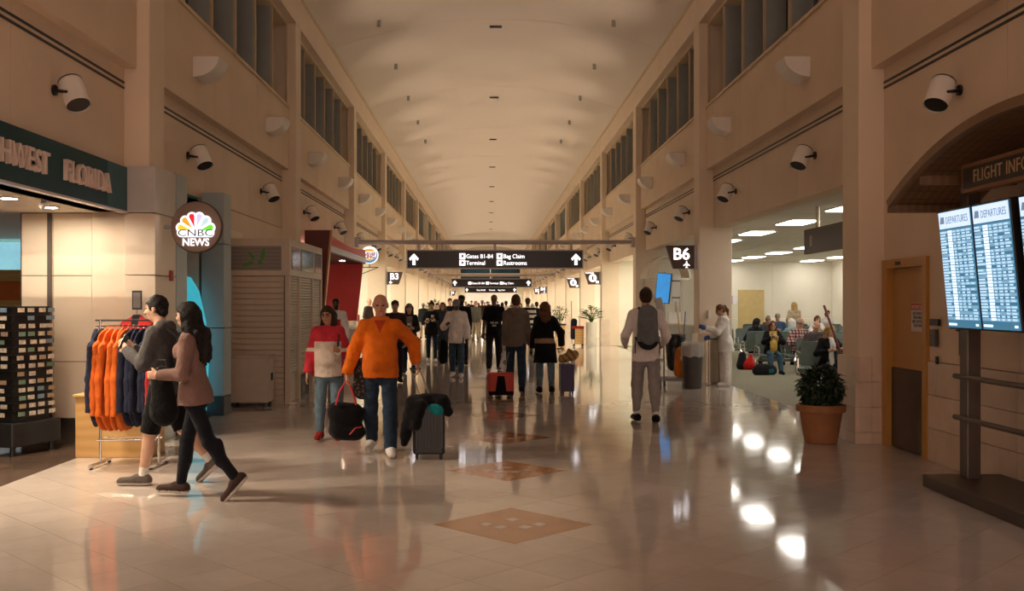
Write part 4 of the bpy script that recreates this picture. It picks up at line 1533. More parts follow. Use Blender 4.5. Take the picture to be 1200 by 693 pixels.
# ================================================================ LEFT: the gift shop
TEALF = mat('fascia_teal', (.002, .048, .060), .5, .0, var=.12, scale=1.5, spec=.25)
sg = empty('shop_sign', (-4.46, 11.78, 2.75), label='dark teal shop fascia with raised letters SOUTHWEST FLORIDA', cat='sign')
for (ya, yb, m) in ((-8.3, -4.0, TEALF), (-3.99, -.62, TEALF), (-.61, -.0, mat('fascia_teal_pale', (.03, .11, .125), .5, .0, var=.08, spec=.25))):
    MB().box(-.06, 0, ya, yb, .012, .53).build('fascia_panel', m, sg)
MB().box(-.07, .012, -8.3, 0, -.012, .012).build('edge_strip', mat('edge_pale', (.65, .6, .62), .3, .5, var=0), sg)
LETM = mat('channel_letter', (.80, .63, .56), .45, var=.04)
for (t, yend) in (('FLORIDA', -.61), ('SOUTHWEST', -2.17)):
    text('letters', t, .30, LETM, sg, (.030, yend, .165), FACE_LEFTWALL, .022, 'RIGHT', sx=.93, bold=.003, space=1.08)
# downlights in the shop ceiling
dl = None
for j in range(9):
    for (x, on) in ((-5.1, 1), (-6.6, 1)):
        y = 4.5 + j * .95 + (0 if x > -6 else .4)
        if (x < -6 and j % 2) or y > 11.4: continue
        if dl is None:
            dl = empty('downlight', label='round recessed downlight in the gift shop ceiling', cat='ceiling light', group='gift shop downlights')
            MB().lathe([(.115, 0), (.115, -.012), (.085, -.014), (.08, 0)], 20).build('trim', WHITEM, dl)
            MB().lathe([(.001, -.006), (.082, -.006)], 20).build('lens', mat('downlight_lens', (1, 1, 1), .5, var=0, emit=105, ecol=(1, .83, .64)), dl)
            o = dl
        else: o = copy_tree(dl)
        o.location = (x, y, 2.757)
LT = bpy.data.lights.new('shop_front_lamp', 'SPOT')
LT.energy = 140; LT.spot_size = math.radians(95); LT.spot_blend = .35; LT.color = (1, .80, .58); LT.shadow_soft_size = .12
for j, y in enumerate((10.25, 8.4)):
    o = empty('track_lamp', (-4.78, y, 2.757), label='small white track lamp under the gift shop soffit', cat='ceiling light', group='gift shop track lamps')
    MB().cyl((0, 0, 0), (0, 0, -.06), .012, .012, 8).cyl((0, 0, -.055), (.03, 0, -.075), .05, .05, 14).build('can', WHITEM, o)
    lo_ = bpy.data.objects.new('shop_front_lamp', LT); link(lo_, o)
    lo_.location = (.045, 0, -.085); lo_.rotation_euler = (0, math.radians(-26), 0)

# back of shop: lit display wall with colour bands
dw = empty('display_wall', (-7.2, 16.9, 0), label='gift shop back display with sky mural, orange band and lit shelf', cat='display')
MB().box(-1.6, 1.35, 0, .3, 0, 1.05).build('base_cabinet', mat('cab_white', (.78, .72, .64), .4), dw)
MB().box(-1.6, 1.35, .1, .3, 1.05, 1.62).build('lit_panel', mat('lit_panel', (.9, .93, 1), .5, var=.12, scale=3, emit=.45, ecol=(.85, .95, 1.0)), dw)
MB().box(-1.6, 1.35, 0, .3, 1.62, 1.72).build('shelf', WOODL, dw)
MB().box(-1.6, 1.35, .05, .3, 1.72, 2.05).build('orange_band', mat('orange_band', (.65, .16, .03), .5, var=.08), dw)
MB().box(-1.6, 1.35, 0, .3, 2.05, 2.24).build('wood_band', WOODL, dw)
MB().box(-1.6, 1.35, .1, .3, 2.24, 2.72).build('mural', mat('sky_mural', (.25, .62, .72), .5, var=.5, scale=3, emit=.30, ecol=(.35, .72, .85)), dw)

# keychain and souvenir spinner
sp = empty('souvenir_spinner', (-5.56, 11.25, 0), math.radians(-20), label='black revolving rack hung with rows of small souvenir cards', cat='display rack')
MB().rbox(-.36, .36, -.36, .36, .10, .36, .03, 3).build('base', BLACKP, sp, bevel=.01)
MB().box(-.27, .27, -.27, .27, .36, 1.64).build('panels', BLACK, sp)
for (x, y) in ((-.28, -.28), (.28, -.28), (.28, .28), (-.28, .28)):
    MB().cyl((x, y, .0), (x, y, .10), .03, .025, 10).build('caster', BLACKP, sp)
cards, hooks = MB(), MB()
rc = random.Random(5)
for side in range(4):
    T = Matrix.Rotation(math.pi / 2 * side, 4, 'Z')
    for i in range(14):
        z = .42 + i * .088
        hooks.box(-.27, .27, -.305, -.275, z + .062, z + .068, T)
        for j in range(4):
            x = -.21 + j * .14
            if rc.random() < .07: continue
            cards.mi = rc.choice((0, 0, 0, 1, 2, 3))
            y = -.315 - rc.random() * .05
            cards.box(x - .042, x + .042, y - .012, y, z + .012, z + .058, T)
CM = [mat('card_cream', (.75, .66, .54), .5, var=.3, scale=30), mat('card_blue', (.25, .36, .48), .5), mat('card_green', (.22, .34, .24), .5), mat('card_tan', (.50, .36, .24), .5)]
co = cards.build('souvenir_cards', CM, sp); co['kind'] = 'stuff'
co = hooks.build('hook_bars', BLACK, sp); co['kind'] = 'stuff'

# low ochre crate with papers
cr = empty('display_crate', (-4.47, 10.92, 0), label='ochre wooden display crate beside the clothes rack', cat='crate')
MB().box(-.19, .62, -.14, .36, .0, .66).build('box', WOODL, cr, bevel=.008)
MB().box(-.21, .64, -.16, .38, .66, .685).build('lid', WOODL, cr, bevel=.004)
pap = MB()
for i in range(6):
    a = rc.uniform(-.15, .15)
    T = Matrix.Translation((-4.50, 10.98, .687 + i * .016)) @ Matrix.Rotation(a, 4, 'Z')
    pap = MB().box(-.085, .085, -.12, .12, 0, .015, T).build('folded_shirt', mat('paper_%d' % (i % 2), [(.55, .5, .45), (.3, .27, .26)][i % 2], .7))
    tag(pap, 'folded cloth item in the small stack on the ochre crate', 'folded shirt', 'folded stack on the crate')

# clothes rack
RK = (-4.20, 10.25)
rk = empty('clothes_rack', (RK[0], RK[1], 0), label='chrome clothes rack hung with navy, orange and red hoodies', cat='clothes rack')
m = MB()
for x in (0.02, .62):
    MB().cyl((x, .0, .04), (x, 0, 1.50), .014, .014, 10).build('upright', CHROME, rk, smooth=True)
    MB().box(x - .015, x + .015, -.28, .28, .02, .05).build('foot', CHROME, rk)
    MB().cyl((x, -.24, .02), (x, -.24, .0), .018, .018, 8).cyl((x, .24, .02), (x, .24, .0), .018, .018, 8).build('caster', BLACKP, rk)
for z in (1.44, 1.50):
    MB().cyl((-.03, 0, z), (.68, 0, z), .010, .010, 8).build('hang_bar', BLACK if z > 1.46 else CHROME, rk)
for y in (-.1, .1):
    MB().cyl((.02, y, .28), (.62, y, .28), .009, .009, 8).build('low_bar', CHROME, rk)


def garment(name, m, seed, L=.80):
    B = Blob()
    B.cone((0, 0, -.12), (0, 0, -L + .06), .185, .215, k=.03, thin=(1, 0, 0), ts=5.2, fb=False)
    for s in (-1, 1):
        B.cone((0, 0, -.06), (0, s * .20, -.13), .05, .05, k=.04, thin=(1, 0, 0), ts=1.7)
        B.cone((0, s * .20, -.13), (.01 * s, s * .245, -.45), .052, .045, k=.03, thin=(1, 0, 0), ts=1.3)
        B.cone((.01 * s, s * .245, -.45), (.015 * s, s * .235, -L + .02), .045, .038, k=.03, thin=(1, 0, 0), ts=1.2, fb=True)
    B.ell((0, 0, -.08), (.04, .09, .05), None, k=.03)
    v, f = B.mesh(.014, .009, seed, 24)
    return mesh_from(name, v, f, [m])


NAVY = cloth('navy', (.018, .022, .045))
ORG = cloth('rack_orange', (.62, .13, .018))
REDC = cloth('rack_red', (.50, .03, .03))
gm = {}
HANG = mat('hanger_clear', (.7, .66, .62), .2, var=0)
order = ['navy', 'navy'] + ['orange'] * 5 + ['navy'] * 5 + ['red']
hang_mesh = MB().tube([(0, 0, .06), (.0, .02, .075), (0, .02, .045), (0, 0, .02)], .004, 5).tube([(0, -.19, -.10), (0, 0, .02), (0, .19, -.10)], .006, 5).build('hanger', HANG)
hm = hang_mesh.data
bpy.data.objects.remove(hang_mesh)
for i, cn_ in enumerate(order):
    key = (cn_, i % 2)
    if key not in gm: gm[key] = garment('hoodie', {'navy': NAVY, 'orange': ORG, 'red': REDC}[cn_], i, .84 if cn_ == 'orange' else .80)
    x = RK[0] - .02 + .053 * i
    lab = {'navy': 'navy hoodie on a hanger left of the orange ones' if i < 2 else 'navy hoodie on a hanger between the orange and red ones',
           'orange': 'bright orange hoodie on a hanger on the clothes rack', 'red': 'red hoodie at the end of the clothes rack'}[cn_]
    if cn_ == 'navy' and i < 2: lab = 'navy hoodie on a hanger beside the ochre crate end of the rack'
    e = empty('hanging_hoodie', (x, RK[1], 1.355), math.radians(rc.uniform(-9, 9)), label=lab, cat='hoodie', group='hoodies on the clothes rack')
    ob(gm[key], 'garment', e, (0, 0, .0))
    ob(hm, 'hanger', e, (0, 0, .02))
# bust form in a red top with a price frame above, behind the rack
bf = empty('bust_form', (-4.25, 11.52, 0), label='headless bust form in red and black top behind the clothes rack', cat='mannequin')
B = Blob().cone((0, 0, 1.12), (0, 0, 1.38), .13, .15, k=.05, thin=(0, 1, 0), ts=1.5).cone((-.13, 0, 1.42), (.13, 0, 1.42), .06, .06, k=.05).cone((0, 0, 1.44), (0, 0, 1.54), .055, .05, k=.03, fb=True)
blob_obj('torso', B, .012, [REDC, cloth('bust_black', (.02, .02, .025))], bf, func=lambda p: ((np.abs(p[:, 0]) < .045) & (p[:, 2] > 1.42)).astype(int))
MB().cyl((0, 0, .02), (0, 0, 1.12), .015, .015, 8).lathe([(.15, 0), (.15, .015), (.02, .03)], 20).build('pole', CHROME, bf)
fr = MB().box(-.055, .055, -.01, .01, 1.60, 1.82).build('price_frame', BLACKP, bf)
MB().box(-.042, .042, -.013, -.009, 1.62, 1.80).build('price_card', mat('card_grey', (.22, .20, .19), .5), fr)
MB().cyl((0, 0, 1.5), (0, 0, 1.6), .008, .008, 6).build('frame_stem', CHROME, bf)

# ================================================================ CNBC NEWS round sign
cs = empty('round_shop_sign', (X(229.5, 12.05), 12.10, 1.68 + 89 / F * 12.05), label='round lit blade sign with coloured feather fan reading CNBC NEWS', cat='sign')
T = Matrix.Rotation(math.pi / 2, 4, 'X')
MB().lathe([(.292, -.05), (.302, -.045), (.302, .045), (.292, .05)], 40, (0, 0, 0), T).build('disc', mat('sign_disc', (.30, .21, .17), .4, var=.05), cs, smooth=True)
MB().tube([(.302 * math.cos(a), 0, .302 * math.sin(a)) for a in [2 * math.pi * i / 36 for i in range(37)]], .016, 8).build('rim', mat('rim_umber', (.10, .07, .055), .4, .4), cs, smooth=True)
MB().cyl((-.30, 0, 0), (-4.12 - X(229.5, 12.05), 0, 0), .025, .025, 10).build('arm', COLB, cs)
LOGW = mat('logo_white', (.9, .9, .95), .5, var=0, emit=.55, ecol=(.95, .95, 1.0))


def petal(mb, ang, r0, r1, wd, y0, y1, oz=-.06):
    pts = []
    for i in range(15):
        t_ = i / 14
        a = math.pi * t_ - math.pi / 2
        pts.append((r1 - wd + wd * math.cos(a), wd * math.sin(a)))
    pts.append((r0, 0))
    ca, sa = math.cos(ang), math.sin(ang)
    q = [(x * ca - z * sa, x * sa + z * ca + oz) for x, z in pts]
    T3 = Matrix(((1, 0, 0, 0), (0, 0, 1, 0), (0, 1, 0, 0), (0, 0, 0, 1)))
    mb.prism(q[::-1], y0, y1, T3)


cols = [(.15, .75, .05), (.55, .72, .80), (.62, .58, .90), (.80, .02, .03), (.90, .36, .03), (.88, .60, .04)]
bg = MB()
for i, a in enumerate((16, 47, 76, 104, 133, 164)):
    petal(bg, math.radians(a), -.02, .245, .062, -.062, -.052)
bg.build('fan_white', LOGW, cs)
for i, a in enumerate((16, 47, 76, 104, 133, 164)):
    m = MB(); petal(m, math.radians(a), .05, .222, .036, -.067, -.06)
    m.build('fan_feather', mat('feather_%d' % i, cols[i], .5, var=0, emit=.40, ecol=cols[i]), cs)
T3 = Matrix(((1, 0, 0, 0), (0, 0, 1, 0), (0, 1, 0, 0), (0, 0, 0, 1)))
MB().rbox(-.225, .225, -.125, -.02, -.064, -.052, .05, 5, T3).build('name_plate', LOGW, cs)
text('lettering', 'CNBC', .115, mat('logo_ink', (.02, .02, .06), .5, var=0), cs, (0, -.068, -.112), FACE_CAM, .002, 'CENTER', sx=1.38)
text('lettering', 'NEWS', .125, LOGW, cs, (0, -.056, -.228), FACE_CAM, .004, 'CENTER', bold=.002, sx=.95)
# glowing surfboard-shaped sign in the shop doorway
sb = empty('lit_display', (-4.42, 14.55, 0), label='glowing turquoise curved display standing in the newsstand doorway', cat='display')
pts = [(-.22, 0), (.10, 0), (.14, .8), (.10, 1.4), (.0, 1.85), (-.12, 2.05), (-.22, 2.08)]
MB().prism(pts, -.03, .03, T3).build('panel', mat('turquoise_glow', (.05, .5, .6), .4, var=.25, scale=4, emit=.30, ecol=(.06, .50, .62)), sb)
MB().box(-.24, .16, -.08, .08, 0, .04).build('foot', BLACKP, sb)
fa = MB().box(-4.135, -4.105, 12.3, 12.40, 1.95, 2.08).build('fire_alarm', mat('alarm_red', (.35, .03, .02), .4), None, bevel=.006)
tag(fa, 'small red fire alarm on the column by the round sign', 'fire alarm')

# ================================================================ shuttered kiosk and cabinet
KC = mat('kiosk_cream', (.62, .52, .41), .5, var=.04)
KX0, KX1, KY0, KY1 = -4.50, -3.48, 16.5, 19.7
kk = empty('kiosk', (0, 0, 0), label='cream shuttered kiosk with slatted side and leaf picture in its header', cat='kiosk')
MB().box(KX0, KX1, KY0, KY1, 2.13, 2.75).build('header', KC, kk, bevel=.006)
MB().box(KX0, KX1 - .1, KY0 + .05, KY1 - .02, 0, 2.13).build('core', KC, kk)
for (x, y) in ((KX1 - .08, KY0), (KX1 - .08, KY0 + .85), (KX1 - .08, KY0 + 2.15), (KX1 - .08, KY1 - .1)):
    MB().box(x, x + .08, y, y + .10, 0, 2.13).build('post', KC, kk)
MB().box(KX0, KX0 + .06, KY0, KY0 + .1, 0, 2.13).build('post', KC, kk)
sl = None
for i in range(22):
    z = .06 + i * .094
    if sl is None:
        sl = MB().box(KX0 + .06, KX1 - .10, 0, .04, 0, .080, Matrix.Rotation(math.radians(7), 4, 'X')).build('slat', KC, kk); sl.location = (0, KY0 + .02, z)
    else: ob(sl.data, 'slat', kk, (0, KY0 + .02, z))
GWOOD = wave_mat('grey_wood', (.22, .19, .17), (.29, .255, .225), 5, .5, 'Z', 3, .02)
MB().box(KX0 + .02, KX1 - .14, KY0 - .012, KY0 + .01, 2.22, 2.62).build('picture_panel', GWOOD, kk)
GRN = mat('print_green', (.09, .27, .06), .5, var=.1)
for (cx, cz, a, l) in ((-4.12, 2.47, 130, .16), (-3.92, 2.49, 78, .20), (-4.17, 2.32, 200, .20)):
    if l == 0: continue
    ca, sa = math.cos(math.radians(a)), math.sin(math.radians(a))
    lp = [(math.cos(t_) * l * .5, math.sin(t_) * l * .18 * (1 - .3 * math.cos(t_))) for t_ in [2 * math.pi * i / 16 for i in range(16)]]
    MB().prism([(cx + x * ca - z * sa, cz + x * sa + z * ca) for x, z in lp][::-1], KY0 - .018, KY0 - .012, T3).build('leaf_print', GRN, kk)
MB().prism([(-3.97 + .04 * math.cos(t_), 2.35 + .04 * math.sin(t_)) for t_ in [2 * math.pi * i / 14 for i in range(14)]][::-1], KY0 - .018, KY0 - .012, T3).build('leaf_print', GRN, kk)
for (ya, yb, c_) in ((KY0 + .16, KY0 + .85, (.22, .10, .06)), (KY0 + 1.0, KY0 + 2.2, (.10, .17, .07)), (KY0 + 2.35, KY0 + 3.05, (.22, .13, .08))):
    MB().box(KX1 - .01, KX1 + .012, ya, yb, 2.24, 2.62).build('header_pane', mat('pane_%.2f' % c_[0] + str(yb)[:4], c_, .12, var=.5, scale=5), kk)
SHM = mat('shutter_cream', (.60, .52, .42), .45, .1, var=.04)
for (ya, yb, z0) in ((KY0 + .11, KY0 + .84, .45), (KY0 + .96, KY0 + 2.14, .40), (KY0 + 2.26, KY1 - .11, .05)):
    m = MB()
    z = z0
    while z < 2.12:
        m.prism([(KX1 - .06, z), (KX1 - .035, z + .012), (KX1 - .035, z + .036), (KX1 - .06, z + .048)], ya, yb, T3)
        z += .048
    o = m.build('roller_shutter', SHM, kk); o['kind'] = 'stuff'
    if z0 > .2: MB().box(KX1 - .09, KX1 - .07, ya, yb, .0, z0).build('counter_panel', BLACK if z0 == .40 else KC, kk)
cb = empty('cabinet', (-4.34, 16.02, 0), label='low cream cabinet on casters in front of the slatted kiosk wall', cat='cabinet')
MB().box(-.03, .60, 0, .42, .07, .80).build('body', mat('cab_cream', (.58, .49, .39), .45, var=.04), cb, bevel=.006)
MB().box(-.05, .62, -.02, .44, .80, .83).build('top', MATS['cab_cream'], cb, bevel=.004)
for y in (.01, .215):
    d_ = MB().box(.60, .615, y, y + .195, .09, .78).build('door', MATS['cab_cream'], cb)
    MB().box(.615, .63, y + (.16 if y < .1 else .02), y + (.175 if y < .1 else .035), .42, .54).build('handle', BLACK, d_)
for (x, y) in ((.02, .04), (.55, .04), (.55, .38), (.02, .38)):
    MB().cyl((x, y, 0), (x, y, .07), .03, .025, 10).build('caster', BLACKP, cb)

# ================================================================ red food counter
RED = mat('booth_red', (.52, .008, .008), .4, var=.05)
REDD = mat('booth_dark_red', (.11, .012, .010), .5, var=.08)
rb = empty('food_counter', (0, 0, 0), label='bright red food counter with leaning fin, red canopy and red back wall', cat='food counter')
yf = 21.5
zt = 3.25
MB().prism([(-4.16, 0), (-3.90, 0), (-3.61, zt), (-4.16, zt)], yf, yf + .12, T3).build('leaning_fin', REDD, rb)
MB().prism([(-3.90, 0), (-3.865, 0), (-3.575, zt), (-3.61, zt)], yf - .01, yf + .14, T3).build('fin_edge', mat('fin_orange', (.50, .19, .06), .4, var=.05), rb)
N2 = 12
for (z0, z1, m_, nm, xo) in ((2.93, 3.16, mat('booth_red_bright', (.72, .012, .010), .35, var=.03), 'canopy_band', 0), (2.79, 2.925, STEEL, 'steel_band', .01)):
    mb = MB()
    for i in range(N2):
        ya, yb = yf + .15 + 6.1 * i / N2, yf + .15 + 6.1 * (i + 1) / N2
        da = -.09 * math.sin(math.pi * i / N2) if z0 > 2.9 else 0
        db = -.09 * math.sin(math.pi * (i + 1) / N2) if z0 > 2.9 else 0
        x0, x1 = -3.68 + xo, -3.62 + xo
        mb.add([(x0, ya, z0), (x1, ya, z0), (x1, ya, z1 + da), (x0, ya, z1 + da), (x0, yb, z0), (x1, yb, z0), (x1, yb, z1 + db), (x0, yb, z1 + db)],
               [(0, 1, 2, 3), (7, 6, 5, 4), (0, 4, 5, 1), (1, 5, 6, 2), (2, 6, 7, 3), (3, 7, 4, 0)])
    mb.build(nm, m_, rb)
MB().box(-6.7, -3.62, yf + .15, 27.75, 2.76, 2.80).build('canopy_soffit', REDD, rb)
MB().lathe([(.001, 0), (.07, 0)], 14, (-3.95, 25.6, 2.757)).build('soffit_lamp', mat('soffit_lamp', (1, 1, 1), .5, var=0, emit=25, ecol=(1, .75, .5)), rb)
MB().prism([(-4.80, 1.18), (-3.86, 1.18), (-3.69, 2.77), (-4.80, 2.77)], 27.7, 27.82, T3).build('back_panel', RED, rb)
MB().box(-4.80, -3.86, 27.5, 28.3, 0, .95).build('service_counter', mat('counter_grey', (.40, .36, .33), .4, .3), rb)
MB().box(-4.85, -3.80, 27.45, 28.35, .95, 1.0).build('counter_top', STEEL, rb)
MB().box(-4.55, -4.2, 27.45, 27.5, .1, .85).build('dark_grille', BLACK, rb)
# fast-food round sign on a bracket
bk = empty('round_food_sign', (X(433, 29), 29.0, 1.68 + 56 / F * 29), label='round lit sign with bun shapes reading BURGER KING on a bracket', cat='sign')
BKW = mat('bk_white', (.9, .9, .9), .5, var=0, emit=.45, ecol=(1, 1, 1))
MB().lathe([(.245, -.06), (.255, -.05), (.255, .05), (.245, .06)], 32, (0, 0, 0), T).build('disc', BKW, bk)
BLU = mat('bk_blue', (.03, .25, .6), .5, var=0, emit=.25, ecol=(.03, .25, .6))
arc = MB()
cp_ = [(.235 * math.cos(a), .235 * math.sin(a)) for a in [math.radians(-190 + 215 * i / 20) for i in range(21)]]
cq_ = [(.20 * math.cos(a) + .008, .19 * math.sin(a) + .025) for a in [math.radians(-190 + 215 * i / 20) for i in range(21)]]
for i in range(20):
    arc.prism([cp_[i], cp_[i + 1], cq_[i + 1], cq_[i]], -.068, -.06, T3)
arc.build('blue_crescent', BLU, bk)
YEL = mat('bk_yellow', (.85, .45, .03), .5, var=0, emit=.3, ecol=(.85, .45, .03))
MB().prism([(.15 * math.cos(a), .10 + .08 * math.sin(a)) for a in [math.pi * i / 12 for i in range(13)]][::-1], -.068, -.06, T3).build('bun_top', YEL, bk)
MB().prism([(.14 * math.cos(a), -.105 + .06 * math.sin(a)) for a in [-math.pi * i / 12 for i in range(13)]], -.068, -.06, T3).build('bun_base', YEL, bk)
BKR = mat('bk_red', (.45, .02, .10), .5, var=0)
text('lettering', 'BURGER', .105, BKR, bk, (0, -.07, .005), FACE_CAM, .003, 'CENTER', bold=.004, sx=.95)
text('lettering', 'KING', .135, BKR, bk, (0, -.07, -.095), FACE_CAM, .003, 'CENTER', bold=.006)
MB().cyl((0, 0, -.25), (0, 0, -.36), .015, .015, 6).tube([(.26, 0, -.36), (-.85, 0, -.36)], .014, 6).tube([(.26, 0, -.36), (-.35, 0, -.60), (-.85, 0, -.60)], .012, 6).build('bracket', BROWN, bk)
# counters of the food court seen past the red panel
fc = empty('food_court_counter', (-5.1, 34.0, 0), label='white food court counter with goods on it behind the orange jacket', cat='counter')
MB().box(-.9, .7, -.3, .3, 0, 1.0).build('counter', mat('fc_white', (.75, .70, .6), .4), fc)
MB().box(-.95, .75, -.35, .35, 1.0, 1.05).build('worktop', STEEL, fc)
for i, c_ in enumerate(((.5, .05, .04), (.12, .10, .08), (.45, .3, .12), (.6, .55, .5), (.35, .06, .05))):
    q = MB().rbox(-.75 + i * .27, -.57 + i * .27, -.2, 0, 1.052, 1.22 + .05 * (i % 3), .02, 2).build('goods_box', mat('goods_%d' % i, c_, .5))
    q.location = (-5.1, 34.0, 0)
    tag(q, '%s box on the white food court counter' % ('red', 'black', 'ochre', 'white', 'dark red')[i], 'box')

# ================================================================ GATE B6: desk, arched canopy, monitors
gc = empty('gate_canopy', (0, 0, 0), label='small pale arched canopy on posts over the gate desk', cat='canopy')
x0, x1, zs_, rs = X(756, 28), X(803, 28), 2.36, .58
xm, hwd = (x0 + x1) / 2, (x1 - x0) / 2
mb = MB()
N2 = 20
vs, fs_ = [], []
for i in range(N2 + 1):
    a = math.pi * i / N2
    for (yy, q) in ((27.4, 0), (28.6, 0), (28.6, .05), (27.4, .05)):
        vs.append((xm - (hwd + q) * math.cos(a), yy, zs_ + (rs + q) * math.sin(a)))
for i in range(N2):
    for q in range(4):
        fs_.append((i * 4 + q, i * 4 + (q + 1) % 4, (i + 1) * 4 + (q + 1) % 4, (i + 1) * 4 + q))
fs_ += [(3, 2, 1, 0), (N2 * 4, N2 * 4 + 1, N2 * 4 + 2, N2 * 4 + 3)]
GCM = mat('canopy_pale', (.62, .54, .42), .5, var=.05)
mb.add(vs, fs_).build('arch', GCM, gc, smooth=True)
MB().box(x0, x1, 27.40, 27.5, zs_ - .06, zs_ + .0).build('tie_bar', GCM, gc)
MB().box(x0 - .0, x0 + .06, 28.4, 28.5, 0, zs_).build('post', GCM, gc)
MB().box(x1 - .06, x1 + .0, 28.4, 28.5, 0, zs_).build('post', GCM, gc)
gd = empty('gate_desk', (X(796, 25), 25.0, 0), label='steel-fronted gate desk beside the pillar of sign B6', cat='desk')
MB().box(-.35, .45, -.3, .3, 0, 1.12).build('body', STEEL, gd)
MB().box(-.40, .50, -.36, .36, 1.12, 1.17).build('top', GCM, gd)
MB().box(-.30, .0, -.2, -.1, 1.17, 1.45).build('document_holder', WHITEM, gd)
gm_ = empty('gate_monitor', (X(777, 26.5), 26.5, 0), label='tilted blue monitor on a bracket over the gate desk', cat='screen')
Tm = Matrix.Translation((0, 0, 2.07)) @ Matrix.Rotation(math.radians(-30), 4, 'Z') @ Matrix.Rotation(math.radians(6), 4, 'Y')
MB().box(-.20, .20, 0, .07, -.40, .40, Tm).build('housing', BLACKP, gm_)
MB().box(-.185, .185, -.006, .002, -.385, .385, Tm).build('panel', mat('monitor_blue', (.03, .2, .5), .3, var=.25, scale=3, emit=.40, ecol=(.05, .26, .60)), gm_)
MB().cyl((.05, .09, 0), (.05, .09, 2.5), .03, .03, 8).build('pole', GREYM, gm_)
ws = MB().box(-.1, .1, 0, .06, -.36, .36).build('white_monitor', WHITEM, None, bevel=.01)
ws.location = (X(793, 26.5), 26.6, 2.07)
MB().box(-.11, .11, -.01, .0, .18, .21).build('dark_strip', BLACKP, ws); MB().box(-.11, .11, -.01, .0, -.27, -.24).build('dark_strip', BLACKP, ws)
MB().box(-.02, .02, .02, .05, -2.07, -.36).build('pole', GREYM, ws)
tag(ws, 'white upright display panel next to the blue gate monitor', 'screen')
dsb = MB().box(0, .06, -.05, .05, 0, .16).build('soap_dispenser', WHITEM, None, bevel=.006)
dsb.location = (X(829, 20.8), 20.79, 1.36)
tag(dsb, 'small white dispenser on the pillar above the slim steel bin', 'dispenser')

# ---------------------------------------------------------------- bins and cleaning cart
tc = empty('trash_can', G(811.5, 455.5), label='dark grey round rubbish bin with clear liner over its rim', cat='trash can')
MB().lathe([(.165, 0), (.175, .01), (.205, .80), (.215, .80), (.215, .84), (.19, .84), (.16, .05)], 24).build('bin', mat('bin_grey', (.055, .05, .045), .5, var=.1), tc, smooth=True)
LIN = mat('clear_liner', (.85, .82, .78), .25, var=.05, alpha=.45)
prof = []
lm = MB()
nn = 36
vs, fs_ = [], []
for j, (r_, z_) in enumerate(((.222, .63), (.226, .72), (.224, .83), (.215, .90), (.20, .88))):
    for i in range(nn):
        a = 2 * math.pi * i / nn
        rr2 = r_ + (.004 * math.sin(9 * a) + .003 * math.sin(17 * a)) * (1 if j < 4 else .3)
        vs.append((rr2 * math.cos(a), rr2 * math.sin(a), z_ + (.015 * math.sin(7 * a) if j == 0 else 0)))
for j in range(4):
    for i in range(nn):
        fs_.append((j * nn + i, j * nn + (i + 1) % nn, (j + 1) * nn + (i + 1) % nn, (j + 1) * nn + i))
lm.add(vs, fs_).build('liner', LIN, tc, smooth=True)
sbn = empty('steel_bin', G(834.5, 451.5), label='slim brushed steel bin against the pillar by the woman in white', cat='trash can')
MB().rbox(-.10, .14, -.10, .18, .02, .93, .03, 4).build('body', wave_mat('bin_steel', (.30, .24, .19), (.40, .33, .26), 1.5, .25, 'X', .5, .0, 1.0), sbn)
MB().rbox(-.11, .15, -.11, .19, .93, .95, .03, 4).build('lid', BLACKP, sbn)

cart = empty('cleaning_cart', G(790, 452.5), label='cleaning cart with black bag, orange sack and mop handles', cat='cart')
MB().box(-.28, .30, -.28, .32, .12, .17).build('deck', mat('cart_grey', (.33, .31, .29), .5), cart)
for (x, y) in ((-.24, -.22), (.24, -.22), (.24, .26), (-.24, .26)):
    MB().cyl((x - .02, y, .065), (x + .02, y, .065), .065, .065, 14).cyl((x, y, .06), (x, y, .13), .012, .012, 6).build('wheel', BLACKP, cart)
for (x, y) in ((-.25, -.25), (-.25, .28), (.27, .28)):
    MB().cyl((x, y, .16), (x, y, 1.0), .016, .016, 8).build('frame_post', CHROME, cart)
MB().tube([(-.25, -.25, 1.0), (-.25, .28, 1.0), (.27, .28, 1.0)], .016, 8).build('frame_rail', CHROME, cart)
B = Blob().cone((-.02, 0, .45), (.02, 0, 1.02), .13, .20, k=.05, fb=True).ell((0, 0, .42), (.13, .12, .12), k=.05)
blob_obj('black_bag', B, .018, mat('bag_black_plastic', (.012, .012, .013), .3), cart, noise=.010, nseed=4)
MB().tube([(.225 * math.cos(a), .225 * math.sin(a), 1.03) for a in [2 * math.pi * i / 20 for i in range(21)]], .014, 6).build('bag_ring', BLACKP, cart)
B = Blob().cone((.09, -.24, .70), (.10, -.26, .36), .11, .15, k=.05).ell((.10, -.26, .30), (.15, .11, .13), k=.05)
blob_obj('orange_sack', B, .018, cloth('sack_orange', (.55, .17, .02)), cart, noise=.008, nseed=5)
MB().cyl((.26, .20, .2), (.10, .26, 1.62), .011, .011, 8).build('broom_handle', mat('handle_yellow', (.75, .42, .03), .4), cart)
MB().cyl((.20, .26, .2), (.28, .27, 1.50), .011, .011, 8).build('mop_handle', mat('handle_blue', (.12, .14, .22), .4), cart)
MB().box(.02, .16, .22, .26, 1.50, 1.80, Matrix.Rotation(math.radians(-12), 4, 'Y')).build('dust_mop_head', mat('mop_grey', (.45, .42, .40), .7), cart)
MB().box(.12, .50, -.05, .25, .86, .90).build('side_tray', mat('tray_grey', (.55, .52, .5), .4), cart)
hs = MB().tube([(.23 + .02, -.32, .82 - .0), (.12, -.36, .72), (.07, -.37, .58), (.12, -.36, .44), (.22, -.33, .38)], .022, 8).build('hose', mat('hose_grey', (.6, .58, .55), .35), cart, smooth=True)

